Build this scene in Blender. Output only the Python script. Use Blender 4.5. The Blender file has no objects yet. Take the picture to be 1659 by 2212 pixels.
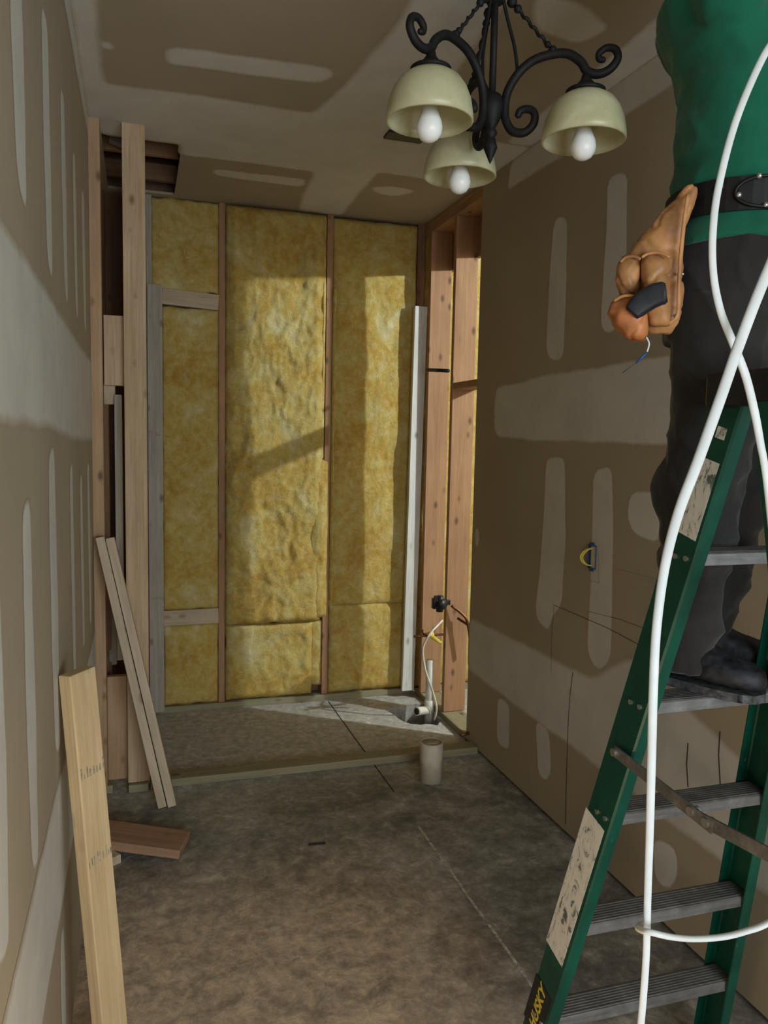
import bpy, bmesh, math, random
import numpy as np
from mathutils import Vector, Matrix, noise
from mathutils.geometry import tessellate_polygon

random.seed(7)
scene = bpy.context.scene
COL = scene.collection
W, H = 1659, 2212

# ---------------------------------------------------------------- camera
F_PX, YAW, PITCH, ROLL, CAM_H = 1699.5, 0.30392, 0.09289, 0.02047, 1.69
_f = Vector((math.sin(YAW)*math.cos(PITCH), math.cos(YAW)*math.cos(PITCH), -math.sin(PITCH)))
_r0 = Vector((math.cos(YAW), -math.sin(YAW), 0)); _u0 = _r0.cross(_f)
_r = _r0*math.cos(ROLL) + _u0*math.sin(ROLL); _u = -_r0*math.sin(ROLL) + _u0*math.cos(ROLL)
CAM = Vector((0, 0, CAM_H))
cd = bpy.data.cameras.new('camera'); cd.sensor_fit = 'HORIZONTAL'; cd.sensor_width = 36; cd.lens = F_PX*36/W
cd.clip_start = 0.05
cam = bpy.data.objects.new('camera', cd); COL.objects.link(cam)
M = Matrix((( _r.x, _u.x, -_f.x, CAM.x), (_r.y, _u.y, -_f.y, CAM.y), (_r.z, _u.z, -_f.z, CAM.z), (0, 0, 0, 1)))
cam.matrix_world = M
scene.camera = cam

def ray(px, py):
    return (_f*F_PX + _r*(px-W/2) - _u*(py-H/2)).normalized()
def at(px, py, x=None, y=None, z=None, d=None, plane=None):
    """point where the line of sight through a pixel meets a known wall, floor or depth"""
    v = ray(px, py)
    if x is not None: t = x/v.x
    elif y is not None: t = y/v.y
    elif z is not None: t = (z-CAM_H)/v.z
    elif d is not None: t = d/v.dot(_f)
    else: p0, n = plane; t = (p0-CAM).dot(n)/v.dot(n)
    return CAM + v*t

# ---------------------------------------------------------------- world, lights, exposure
scene.view_settings.view_transform = 'Standard'; scene.view_settings.look = 'None'
scene.view_settings.gamma = 1; scene.view_settings.use_curve_mapping = False
scene.view_settings.exposure = 0.64
wd = bpy.data.worlds.new('overcast_sky'); scene.world = wd; wd.use_nodes = True
wd.node_tree.nodes['Background'].inputs[0].default_value = (0.62, 0.74, 0.95, 1)
wd.node_tree.nodes['Background'].inputs[1].default_value = 1.0

def area(name, loc, target, sx, sy, power, color):
    l = bpy.data.lights.new(name, 'AREA'); l.shape = 'RECTANGLE'; l.size = sx; l.size_y = sy; l.energy = power; l.color = color
    o = bpy.data.objects.new(name, l); COL.objects.link(o); o.location = loc
    o.rotation_euler = (Vector(target)-Vector(loc)).to_track_quat('-Z', 'Y').to_euler(); return o
def point(name, loc, power, color, radius):
    l = bpy.data.lights.new(name, 'POINT'); l.energy = power; l.color = color; l.shadow_soft_size = radius
    o = bpy.data.objects.new(name, l); COL.objects.link(o); o.location = loc; return o
# daylight through the window of the room behind the camera
area('window_daylight', (1.40, -2.42, 1.55), (1.40, 0, 1.45), 2.9, 1.3, 88, (0.84, 0.95, 1.0))
# bare bulb in the room beyond the open studs
point('next_room_bulb', (4.10, 2.40, 2.98), 285, (0.84, 0.96, 1.0), 0.035)
# warm work light standing low behind the camera
point('work_light', (0.10, 0.60, 0.42), 8.0, (1.0, 0.74, 0.45), 0.09)

# ---------------------------------------------------------------- mesh helpers
def link(name, me, mat, parent=None):
    o = bpy.data.objects.new(name, me); COL.objects.link(o)
    if mat is not None and not me.materials: me.materials.append(mat)
    if parent is not None: o.parent = parent
    return o
def tag(o, label=None, cat=None, group=None, kind=None):
    if label: o['label'] = label
    if cat: o['category'] = cat
    if group: o['group'] = group
    if kind: o['kind'] = kind
    return o
def thing(name, loc, label, cat, group=None):
    o = bpy.data.objects.new(name, None); COL.objects.link(o); o.location = loc; o.empty_display_size = .1
    return tag(o, label, cat, group)
def frm(bm, name, smooth=False):
    me = bpy.data.meshes.new(name)
    bmesh.ops.recalc_face_normals(bm, faces=bm.faces[:])
    bm.to_mesh(me); bm.free()
    if smooth:
        for p in me.polygons: p.use_smooth = True
    return me
def add_box(bm, x0, x1, y0, y1, z0, z1):
    vs = [bm.verts.new((x, y, z)) for x in (x0, x1) for y in (y0, y1) for z in (z0, z1)]
    for f in ((0,1,3,2), (4,6,7,5), (0,4,5,1), (2,3,7,6), (0,2,6,4), (1,5,7,3)):
        bm.faces.new([vs[i] for i in f])
    return vs
def box_mesh(name, x0, x1, y0, y1, z0, z1, bevel=0):
    bm = bmesh.new(); add_box(bm, x0, x1, y0, y1, z0, z1)
    if bevel: bmesh.ops.bevel(bm, geom=bm.edges[:]+bm.verts[:], offset=bevel, segments=2, affect='EDGES', profile=.5)
    return frm(bm, name)
def board(name, p0, p1, w, t, wdir, mat, parent=None, bevel=.003):
    """a sawn board: length runs from p0 to p1 (centres of the ends), width w along wdir, thickness t; grain follows local Z"""
    p0, p1 = Vector(p0), Vector(p1); L = (p1-p0).length; zax = (p1-p0)/L
    xax = Vector(wdir); xax = (xax - zax*xax.dot(zax)).normalized(); yax = zax.cross(xax)
    me = box_mesh(name, -w/2, w/2, -t/2, t/2, 0, L, bevel)
    o = link(name, me, mat)
    mw = Matrix((xax, yax, zax)).transposed().to_4x4(); mw.translation = p0
    if parent is not None:
        o.parent = parent; pl = Matrix.Translation(parent.location)
        o.matrix_local = pl.inverted() @ mw
    else: o.matrix_world = mw
    return o
def frames(pts, up=Vector((0, 0, 1))):
    pts = [Vector(p) for p in pts]; n = len(pts); T = []
    for i in range(n):
        t = pts[min(i+1, n-1)] - pts[max(i-1, 0)]; T.append(t.normalized() if t.length > 1e-9 else Vector((0, 0, 1)))
    a = up if abs(T[0].dot(up)) < .95 else Vector((1, 0, 0))
    X = (a - T[0]*a.dot(T[0])).normalized(); out = []
    for t in T:
        X = (X - t*X.dot(t)).normalized(); out.append((t, X, t.cross(X)))
    return pts, out
def add_tube(bm, pts, rad, seg=10, oval=1.0, caps=True, up=Vector((0, 0, 1)), phase=0, rounded=False):
    pts, fr = frames(pts, up); n = len(pts)
    if not hasattr(rad, '__len__'): rad = [rad]*n
    if rounded:
        k = 4; P, Fm, Rd = [], [], []
        for j in range(k):
            a = math.pi/2*(1-j/k); P.append(pts[0]-fr[0][0]*rad[0]*math.sin(a)); Fm.append(fr[0]); Rd.append(max(rad[0]*math.cos(a), rad[0]*.12))
        P += pts; Fm += fr; Rd += list(rad)
        for j in range(k):
            a = math.pi/2*(j+1)/k; P.append(pts[-1]+fr[-1][0]*rad[-1]*math.sin(a)); Fm.append(fr[-1]); Rd.append(max(rad[-1]*math.cos(a), rad[-1]*.12))
        pts, fr, rad = P, Fm, Rd; n = len(pts)
    rings = []
    for p, (t, X, Y), r in zip(pts, fr, rad):
        rings.append([bm.verts.new(p + X*(r*math.cos(phase+2*math.pi*i/seg)) + Y*(r*oval*math.sin(phase+2*math.pi*i/seg))) for i in range(seg)])
    for a, b in zip(rings, rings[1:]):
        for i in range(seg): bm.faces.new((a[i], a[(i+1) % seg], b[(i+1) % seg], b[i]))
    if caps: bm.faces.new(rings[0]); bm.faces.new(rings[-1])
    return rings
def add_loft(bm, secs, seg=24, caps=True):
    """secs: (centre, axisA, axisB, ra, rb[, power])"""
    rings = []
    for s in secs:
        c, A, B, ra, rb = s[:5]; pw = s[5] if len(s) > 5 else 1.0; ring = []
        for i in range(seg):
            a = 2*math.pi*i/seg; ca, sa = math.cos(a), math.sin(a)
            ring.append(bm.verts.new(Vector(c) + Vector(A)*(ra*math.copysign(abs(ca)**pw, ca)) + Vector(B)*(rb*math.copysign(abs(sa)**pw, sa))))
        rings.append(ring)
    for a, b in zip(rings, rings[1:]):
        for i in range(seg): bm.faces.new((a[i], a[(i+1) % seg], b[(i+1) % seg], b[i]))
    if caps: bm.faces.new(rings[0]); bm.faces.new(rings[-1])
def add_lathe(bm, prof, c, seg=32, close=False):
    """profile of (r, z) turned about the vertical through c"""
    c = Vector(c); rings = []
    for r, z in prof:
        if r < 1e-5: rings.append([bm.verts.new(c+Vector((0, 0, z)))])
        else: rings.append([bm.verts.new(c+Vector((r*math.cos(2*math.pi*i/seg), r*math.sin(2*math.pi*i/seg), z))) for i in range(seg)])
    pairs = list(zip(rings, rings[1:]))
    if close: pairs.append((rings[-1], rings[0]))
    for a, b in pairs:
        for i in range(seg):
            j = (i+1) % seg
            if len(a) == 1 and len(b) == 1: continue
            if len(a) == 1: bm.faces.new((a[0], b[j], b[i]))
            elif len(b) == 1: bm.faces.new((a[i], a[j], b[0]))
            else: bm.faces.new((a[i], a[j], b[j], b[i]))
def spline(pts, n=8):
    pts = [Vector(p) for p in pts]; P = [pts[0]*2-pts[1]] + pts + [pts[-1]*2-pts[-2]]; out = []
    for i in range(1, len(P)-2):
        for k in range(n):
            t = k/n; a, b, c, d = P[i-1], P[i], P[i+1], P[i+2]
            out.append(.5*((2*b)+(c-a)*t+(2*a-5*b+4*c-d)*t*t+(3*b-a-3*c+d)*t**3))
    out.append(pts[-1]); return out
def baked(o, mods):
    """apply modifiers set up by mods(o) and keep the plain mesh"""
    mods(o); dg = bpy.context.evaluated_depsgraph_get()
    me = bpy.data.meshes.new_from_object(o.evaluated_get(dg)); old = o.data
    o.modifiers.clear(); o.data = me
    for p in me.polygons: p.use_smooth = True
    bpy.data.meshes.remove(old); return o
def remeshed(name, bm, mat, parent, voxel, smooth=6, disp=None, factor=.5):
    o = link(name, frm(bm, name), mat, parent)
    def mods(o):
        m = o.modifiers.new('r', 'REMESH'); m.mode = 'VOXEL'; m.voxel_size = voxel
        s = o.modifiers.new('s', 'SMOOTH'); s.iterations = smooth; s.factor = factor
    baked(o, mods)
    if disp:
        me = o.data; co = [v.co.copy() for v in me.vertices]; no = [v.normal.copy() for v in me.vertices]
        for v, c, nn in zip(me.vertices, co, no): v.co = c + nn*disp(c, nn)
        me.update()
    return o

# ---------------------------------------------------------------- materials
def nodes(name):
    m = bpy.data.materials.new(name); m.use_nodes = True; nt = m.node_tree
    b = nt.nodes['Principled BSDF']; return m, nt, b, nt.links.new
def noise_node(nt, vec, scale, detail=4, rough=.55, dist=0):
    n = nt.nodes.new('ShaderNodeTexNoise'); n.inputs['Scale'].default_value = scale; n.inputs['Detail'].default_value = detail
    n.inputs['Roughness'].default_value = rough; n.inputs['Distortion'].default_value = dist; nt.links.new(vec, n.inputs['Vector']); return n
def ramp(nt, fac, stops):
    r = nt.nodes.new('ShaderNodeValToRGB'); e = r.color_ramp.elements
    while len(e) < len(stops): e.new(.5)
    for el, (p, c) in zip(e, stops): el.position = p; el.color = (*c, 1) if len(c) == 3 else c
    nt.links.new(fac, r.inputs[0]); return r
def mix(nt, fac, a, b, mode='MIX'):
    n = nt.nodes.new('ShaderNodeMix'); n.data_type = 'RGBA'; n.blend_type = mode
    for s, v in ((n.inputs[0], fac), (n.inputs[6], a), (n.inputs[7], b)):
        if isinstance(v, (int, float)): s.default_value = v
        elif isinstance(v, tuple): s.default_value = (*v, 1) if len(v) == 3 else v
        else: nt.links.new(v, s)
    return n.outputs[2]
def bump(nt, h, b, strength=.3, dist=.005):
    n = nt.nodes.new('ShaderNodeBump'); n.inputs['Strength'].default_value = strength; n.inputs['Distance'].default_value = dist
    nt.links.new(h, n.inputs['Height']); nt.links.new(n.outputs[0], b.inputs['Normal'])
def coords(nt, kind='Object', scale=(1, 1, 1), randomize=True):
    t = nt.nodes.new('ShaderNodeTexCoord'); mp = nt.nodes.new('ShaderNodeMapping'); mp.inputs['Scale'].default_value = scale
    nt.links.new(t.outputs[kind], mp.inputs[0])
    if randomize:
        oi = nt.nodes.new('ShaderNodeObjectInfo'); mu = nt.nodes.new('ShaderNodeMath'); mu.operation = 'MULTIPLY'; mu.inputs[1].default_value = 37
        nt.links.new(oi.outputs['Random'], mu.inputs[0]); nt.links.new(mu.outputs[0], mp.inputs['Location'])
    return mp.outputs[0]
def plain(name, col, rough=.6, metal=0, var=.12, scale=40, bmp=0, spec=.4):
    m, nt, b, L = nodes(name); v = coords(nt)
    n = noise_node(nt, v, scale, 4)
    d = tuple(max(0, c*(1-var*1.6)) for c in col); h = tuple(min(1, c*(1+var)) for c in col)
    L(ramp(nt, n.outputs[0], [(.3, d), (.7, h)]).outputs[0], b.inputs['Base Color'])
    b.inputs['Roughness'].default_value = rough; b.inputs['Metallic'].default_value = metal; b.inputs['Specular IOR Level'].default_value = spec
    if bmp: bump(nt, n.outputs[0], b, bmp, .002)
    return m
def wood(name, light, dark, knot=(.10, .05, .025), knots=.6, stain=0):
    m, nt, b, L = nodes(name)
    g = noise_node(nt, coords(nt, scale=(16, 16, .7)), 2.2, 5, .6, .8)
    fine = noise_node(nt, coords(nt, scale=(140, 140, 4)), 1.5, 3, .6, .2)
    blot = noise_node(nt, coords(nt, scale=(5, 5, 1.6)), 2.0, 3, .5, .3)
    c = ramp(nt, g.outputs[0], [(.28, dark), (.62, light)]).outputs[0]
    c = mix(nt, .28, c, ramp(nt, fine.outputs[0], [(.3, tuple(x*.6 for x in dark)), (.7, light)]).outputs[0])
    c = mix(nt, .35, c, ramp(nt, blot.outputs[0], [(.3, (.55, .5, .47)), (.7, (1, 1, 1))]).outputs[0], 'MULTIPLY')
    vo = nt.nodes.new('ShaderNodeTexVoronoi'); vo.inputs['Scale'].default_value = 1.0
    L(coords(nt, scale=(15, 15, 8.0)), vo.inputs['Vector'])
    kf = ramp(nt, vo.outputs['Distance'], [(0.0, (min(1, knots*1.6),)*3), (.10, (knots*1.2,)*3), (.26, (0, 0, 0))]).outputs[0]
    sc = nt.nodes.new('ShaderNodeSeparateColor'); L(vo.outputs['Color'], sc.inputs[0])
    gate = ramp(nt, sc.outputs[0], [(.60, (0, 0, 0)), (.66, (1, 1, 1))]).outputs[0]
    c = mix(nt, mix(nt, 1.0, kf, gate, 'MULTIPLY'), c, knot)
    L(c, b.inputs['Base Color']); b.inputs['Roughness'].default_value = .72; b.inputs['Specular IOR Level'].default_value = .25
    bump(nt, fine.outputs[0], b, .18, .002); return m
M_PINE = wood('pine', (.60, .44, .28), (.44, .29, .16))
M_PINE_PALE = wood('pale_pine', (.60, .49, .35), (.46, .35, .23), knots=.35)
M_PINE_YEL = wood('yellow_pine', (.66, .50, .29), (.54, .38, .19), knots=.25)
M_GREY = wood('greyed_pine', (.50, .44, .365), (.37, .31, .245), knots=.5)
M_WHITE = wood('whitewashed_pine', (.80, .80, .76), (.64, .62, .57), knot=(.2, .17, .14), knots=.75)
M_FIR = wood('red_fir', (.46, .265, .145), (.34, .18, .09))
M_FIR_DK = wood('dark_fir', (.24, .13, .07), (.16, .085, .045))
M_TREAT = wood('treated_pine', (.34, .295, .18), (.22, .20, .115), knots=.7)
M_ROUGH = wood('rough_cedar', (.40, .235, .14), (.25, .14, .08), knots=.2)
M_TAN = wood('tan_fir', (.50, .33, .19), (.38, .22, .12))

PAPER = (.375, .312, .222); MUD = (.57, .545, .49)
def drywall(name, masked):
    m, nt, b, L = nodes(name); v = coords(nt, randomize=False)
    big = noise_node(nt, v, 1.3, 3); fine = noise_node(nt, v, 260, 3)
    pap = ramp(nt, big.outputs[0], [(.3, tuple(c*.9 for c in PAPER)), (.7, tuple(c*1.06 for c in PAPER))]).outputs[0]
    if masked:
        mott = noise_node(nt, v, 5, 5, .6, .5); s = noise_node(nt, v, 28, 4)
        mud = ramp(nt, mott.outputs[0], [(.25, tuple(c*.9 for c in MUD)), (.75, tuple(c*1.08 for c in MUD))]).outputs[0]
        at_ = nt.nodes.new('ShaderNodeAttribute'); at_.attribute_name = 'cover'
        f = nt.nodes.new('ShaderNodeMath'); f.operation = 'MULTIPLY_ADD'; L(s.outputs[0], f.inputs[0]); f.inputs[1].default_value = .5
        sub = nt.nodes.new('ShaderNodeMath'); sub.operation = 'SUBTRACT'; L(at_.outputs['Fac'], sub.inputs[0]); sub.inputs[1].default_value = .25; L(sub.outputs[0], f.inputs[2]); f.use_clamp = True
        st = ramp(nt, f.outputs[0], [(.12, (0, 0, 0)), (.85, (1, 1, 1))])
        L(mix(nt, st.outputs[0], pap, mud), b.inputs['Base Color'])
        b.inputs['Roughness'].default_value = .8; bump(nt, mott.outputs[0], b, .12, .004)
    else:
        L(pap, b.inputs['Base Color']); b.inputs['Roughness'].default_value = .9; bump(nt, fine.outputs[0], b, .08, .001)
    b.inputs['Specular IOR Level'].default_value = .2
    return m
M_DRY = drywall('drywall_paper', False); M_MUD = drywall('joint_compound', True)

def insulation():
    m, nt, b, L = nodes('fibreglass'); v = coords(nt)
    n1 = noise_node(nt, v, 4.2, 5, .6, .7); n2 = noise_node(nt, v, 24, 6, .7, .35); n3 = noise_node(nt, coords(nt, scale=(1, 1, .5)), 150, 4, .7, 1.5)
    c = ramp(nt, n1.outputs[0], [(.30, (.36, .165, .018)), (.44, (.47, .29, .060)), (.58, (.52, .39, .125)), (.70, (.64, .57, .34))]).outputs[0]
    c = mix(nt, .38, c, ramp(nt, n2.outputs[0], [(.32, (.40, .25, .045)), (.5, (.56, .43, .14)), (.68, (.74, .66, .38))]).outputs[0])
    L(c, b.inputs['Base Color']); b.inputs['Roughness'].default_value = 1; b.inputs['Specular IOR Level'].default_value = .05
    ad = nt.nodes.new('ShaderNodeMath'); ad.operation = 'MULTIPLY_ADD'; L(n3.outputs[0], ad.inputs[0]); ad.inputs[1].default_value = .35; L(n2.outputs[0], ad.inputs[2])
    bump(nt, ad.outputs[0], b, .7, .012); return m
M_INS = insulation()
def concrete():
    m, nt, b, L = nodes('concrete'); v = coords(nt, randomize=False)
    n1 = noise_node(nt, v, 1.7, 6, .62, .9); n2 = noise_node(nt, v, 9, 8, .74, .35); n3 = noise_node(nt, v, 45, 5, .7, .3)
    c = ramp(nt, n1.outputs[0], [(.38, (.14, .128, .11)), (.50, (.25, .228, .195)), (.62, (.44, .405, .355))]).outputs[0]
    c = mix(nt, .45, c, ramp(nt, n2.outputs[0], [(.36, (.085, .076, .064)), (.52, (.21, .19, .165)), (.68, (.50, .46, .40))]).outputs[0])
    # brown tracked-in dust on the slab near the room end, paler grey slab in the shower recess
    sx = nt.nodes.new('ShaderNodeSeparateXYZ'); L(v, sx.inputs[0])
    def mr(val, a, b_, c0, c1):
        n = nt.nodes.new('ShaderNodeMapRange'); L(val, n.inputs[0]); n.inputs[1].default_value = a; n.inputs[2].default_value = b_; n.inputs[3].default_value = c0; n.inputs[4].default_value = c1; return n.outputs[0]
    def op(o, a, b_):
        n = nt.nodes.new('ShaderNodeMath'); n.operation = o
        for s, q in zip(n.inputs, (a, b_)):
            if isinstance(q, (int, float)): s.default_value = q
            else: L(q, s)
        n.use_clamp = True; return n.outputs[0]
    dust = op('MULTIPLY', mr(sx.outputs[1], 2.55, 3.15, 1, 0), mr(sx.outputs[0], .75, 1.25, 1, 0))
    dust = op('MULTIPLY', dust, mr(n2.outputs[0], .30, .52, .35, 1))
    c = mix(nt, dust, c, mix(nt, n2.outputs[0], (.20, .140, .09), (.78, .60, .43)))
    rec = op('MULTIPLY', mr(sx.outputs[1], 3.5, 3.9, 0, 1), .8)
    c = mix(nt, rec, c, mix(nt, n2.outputs[0], (.34, .32, .285), (.54, .52, .48)))
    n4 = noise_node(nt, v, 21, 8, .78, .5)
    c = mix(nt, .55, c, ramp(nt, n4.outputs[0], [(.36, (.50, .48, .45)), (.52, (1.1, 1.1, 1.1)), (.68, (2.1, 2.05, 1.95))]).outputs[0], 'MULTIPLY')
    sp = ramp(nt, n3.outputs[0], [(.62, (0, 0, 0)), (.74, (.5, .5, .5))]).outputs[0]
    c = mix(nt, sp, c, (.36, .33, .29))
    L(c, b.inputs['Base Color']); b.inputs['Roughness'].default_value = .62; b.inputs['Specular IOR Level'].default_value = .35
    bump(nt, n3.outputs[0], b, .15, .003); return m
M_CONC = concrete()
M_DIRT = plain('dark_soil', (.055, .045, .035), .95, var=.5, scale=30, bmp=.6)
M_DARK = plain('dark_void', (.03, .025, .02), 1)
M_IRON = plain('black_iron', (.0075, .007, .0065), .62, 0, .3, 60, .2, .25)
M_PVC = plain('white_pvc', (.66, .62, .53), .45, var=.1, scale=18)
M_PVC_O = plain('dusty_pvc', (.56, .49, .38), .55, var=.16, scale=14)
M_COPPER = plain('copper', (.20, .085, .045), .42, .7, .3, 30)
M_BLK = plain('black_plastic', (.014, .014, .015), .42, var=.3)
M_YTAPE = plain('yellow_tape', (.62, .50, .06), .5)
M_YWIRE = plain('yellow_wire', (.72, .60, .09), .45)
M_BLUE = plain('blue_box', (.02, .075, .24), .5)
M_BULB = plain('bulb_glass', (.83, .82, .79), .35, var=.02)
M_CABLE = plain('white_cable', (.60, .61, .60), .45, var=.06, scale=25)
M_PENCIL = plain('pencil', (.075, .058, .042), .8)
M_STEEL = plain('zinc', (.5, .5, .48), .35, .9)

def green_frp():
    m, nt, b, L = nodes('green_fibreglass'); v = coords(nt)
    n = noise_node(nt, v, 7, 5); s = noise_node(nt, coords(nt, scale=(1, 1, .4)), 55, 5, .7)
    c = ramp(nt, n.outputs[0], [(.3, (.001, .034, .021)), (.7, (.002, .070, .043))]).outputs[0]
    c = mix(nt, ramp(nt, s.outputs[0], [(.64, (0, 0, 0)), (.76, (.4, .4, .4))]).outputs[0], c, (.16, .26, .21))
    L(c, b.inputs['Base Color']); b.inputs['Roughness'].default_value = .38; b.inputs['Specular IOR Level'].default_value = .4; return m
M_GREEN = green_frp()
def alu():
    m, nt, b, L = nodes('dirty_aluminium'); v = coords(nt)
    n = noise_node(nt, v, 14, 6, .65, .5); st = noise_node(nt, coords(nt, scale=(6, 60, 60)), 2, 4)
    c = ramp(nt, n.outputs[0], [(.3, (.10, .095, .09)), (.55, (.17, .165, .16)), (.75, (.30, .295, .28))]).outputs[0]
    c = mix(nt, .3, c, ramp(nt, st.outputs[0], [(.35, (.08, .075, .07)), (.7, (.26, .255, .25))]).outputs[0])
    L(c, b.inputs['Base Color']); b.inputs['Metallic'].default_value = .45; b.inputs['Roughness'].default_value = .5; return m
M_ALU = alu()
def sticker():
    m, nt, b, L = nodes('worn_label'); v = coords(nt, scale=(1, 1, .45))
    n = noise_node(nt, v, 26, 7, .75, 1.6)
    c = ramp(nt, n.outputs[0], [(.44, (.68, .68, .65)), (.555, (.58, .58, .55)), (.59, (.12, .15, .13)), (.75, (.02, .07, .045))]).outputs[0]
    L(c, b.inputs['Base Color']); b.inputs['Roughness'].default_value = .6; return m
M_STICK = sticker()
def shade_glass():
    m, nt, b, L = nodes('alabaster_glass'); v = coords(nt)
    n = noise_node(nt, v, 9, 6, .6, 1.0)
    c = ramp(nt, n.outputs[0], [(.3, (.56, .52, .30)), (.7, (.74, .71, .49))]).outputs[0]
    L(c, b.inputs['Base Color']); b.inputs['Roughness'].default_value = .32
    tr = nt.nodes.new('ShaderNodeBsdfTranslucent'); L(c, tr.inputs[0]); ms = nt.nodes.new('ShaderNodeMixShader'); ms.inputs[0].default_value = .35
    L(b.outputs[0], ms.inputs[1]); L(tr.outputs[0], ms.inputs[2]); L(ms.outputs[0], nt.nodes['Material Output'].inputs[0]); return m
M_SHADE = shade_glass()
def cloth(name, col, weave=420, var=.18):
    m, nt, b, L = nodes(name); v = coords(nt)
    n = noise_node(nt, v, 6, 4); w = noise_node(nt, v, weave, 2)
    L(ramp(nt, n.outputs[0], [(.3, tuple(c*(1-var) for c in col)), (.7, tuple(c*(1+var) for c in col))]).outputs[0], b.inputs['Base Color'])
    b.inputs['Roughness'].default_value = .9; b.inputs['Specular IOR Level'].default_value = .15
    b.inputs['Sheen Weight'].default_value = .15; bump(nt, w.outputs[0], b, .15, .002); return m
M_SHIRT = cloth('green_cotton', (.007, .098, .055)); M_TROUS = cloth('charcoal_cloth', (.0205, .0185, .0175))
M_SKIN = plain('skin', (.50, .30, .21), .55, var=.08, scale=12); M_HAIR = plain('dark_hair', (.03, .02, .015), .6, var=.4, scale=90, bmp=.5)
M_SHOE = plain('worn_shoe', (.014, .0145, .018), .65, var=1.0, scale=30, bmp=.3); M_SOLE = plain('scuffed_sole', (.06, .06, .062), .8, var=.9, scale=60)
M_LEATH = plain('tan_leather', (.40, .185, .068), .5, var=.28, scale=16, bmp=.25); M_LEATH2 = plain('red_tan_leather', (.42, .15, .05), .5, var=.25, scale=18, bmp=.25)
M_BELT = plain('black_leather', (.0055, .005, .005), .5, 0, .3, 40, .2, .3)

# ---------------------------------------------------------------- the room
XL, XR, YB, ZC = -.195, 1.75, 4.84, 3.05
YL_END, YR_END = 3.83, 3.95
ST = 'structure'
# floor slab with a broken-out trench by the shower drain
HX0, HX1, HY0, HY1 = 1.50, 1.745, 4.24, 4.62
def floor_mesh():
    bm = bmesh.new(); rnd = random.Random(3)
    hole = []
    def seg(a, b, n):
        for i in range(n):
            t = i/n; hole.append((a[0]+(b[0]-a[0])*t+rnd.uniform(-.012, .012), a[1]+(b[1]-a[1])*t+rnd.uniform(-.012, .012)))
    seg((HX0-.03, HY1-.06), (HX0+.03, HY0+.05), 5); seg((HX0+.03, HY0+.05), (HX1-.06, HY0), 5); seg((HX1-.06, HY0), (HX1-.012, HY0+.06), 3)
    seg((HX1-.012, HY0+.06), (HX1-.012, HY1), 5); seg((HX1-.012, HY1), (HX0+.14, HY1), 3); seg((HX0+.14, HY1), (HX0-.03, HY1-.06), 4)
    top = [bm.verts.new((x, y, 0)) for x, y in hole]; bot = [bm.verts.new((x+rnd.uniform(-.015, .015), y+rnd.uniform(-.015, .015), -.17)) for x, y in hole]
    n = len(hole)
    for i in range(n): bm.faces.new((top[i], top[(i+1) % n], bot[(i+1) % n], bot[i]))
    out = [bm.verts.new(p) for p in ((-.6, -3, 0), (5.2, -3, 0), (5.2, 5.1, 0), (-.6, 5.1, 0))]
    oe = [bm.edges.new((out[i], out[(i+1) % 4])) for i in range(4)]
    te = [bm.edges.get((top[i], top[(i+1) % n])) for i in range(n)]
    bmesh.ops.triangle_fill(bm, edges=oe+te, use_beauty=True)
    low = [bm.verts.new((p.co.x, p.co.y, -.26)) for p in out]
    for i in range(4): bm.faces.new((out[i], low[i], low[(i+1) % 4], out[(i+1) % 4]))
    bm.faces.new(low)
    bmesh.ops.recalc_face_normals(bm, faces=bm.faces[:])
    for f in bm.faces:
        if abs(f.normal.z) > .9 and f.calc_center_median().z > -.01 and f.normal.z < 0: f.normal_flip()
    me = bpy.data.meshes.new('floor'); bm.to_mesh(me); bm.free(); return me
floor = tag(link('floor', floor_mesh(), M_CONC), 'grey stained concrete slab floor with brown dust and a saw-cut joint', 'floor', kind=ST)
def soil():
    bm = bmesh.new(); n = 14; g = []
    for i in range(n+1):
        g.append([bm.verts.new((HX0-.06+(HX1-HX0+.06)*i/n, HY0-.05+(HY1-HY0+.12)*j/n, -.145+.03*noise.fractal(Vector((i*.35, j*.35, 2)), 1, 2, 4))) for j in range(n+1)])
    for i in range(n):
        for j in range(n): bm.faces.new((g[i][j], g[i+1][j], g[i+1][j+1], g[i][j+1]))
    return frm(bm, 'soil', True)
tag(link('trench_soil', soil(), M_DIRT, floor), 'dark loose soil in the broken-out trench')
# saw-cut joint in the slab (dark far piece, dust-filled near piece)
def strip(name, pts, w, z, mat, parent, nrm='z'):
    bm = bmesh.new(); pts = [Vector(p) for p in pts]; n = len(pts); rows = []
    for i, p in enumerate(pts):
        t = (pts[min(i+1, n-1)]-pts[max(i-1, 0)]).normalized()
        up = {'z': Vector((0, 0, 1)), 'x': Vector((1, 0, 0))}[nrm]; s = t.cross(up).normalized()*w/2
        rows.append((bm.verts.new(p+s), bm.verts.new(p-s)))
    for a, b in zip(rows, rows[1:]): bm.faces.new((a[0], a[1], b[1], b[0]))
    return link(name, frm(bm, name), mat, parent)
M_DUSTLINE = plain('joint_dust', (.52, .47, .38), .95, var=.4, scale=60)
strip('saw_joint', [(1.157, 4.80, .0012), (1.158, 4.2, .0012), (1.16, 3.87, .0012)], .006, 0, M_DARK, floor)
strip('saw_joint', [(1.16, 3.775, .0012), (1.162, 3.45, .0012)], .006, 0, M_DARK, floor)
rj = random.Random(5)
strip('saw_joint', [(1.16+rj.uniform(-.002, .002), 3.1-i*.09, .0012) for i in range(14)], .011, 0, M_DUSTLINE, floor)

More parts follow.
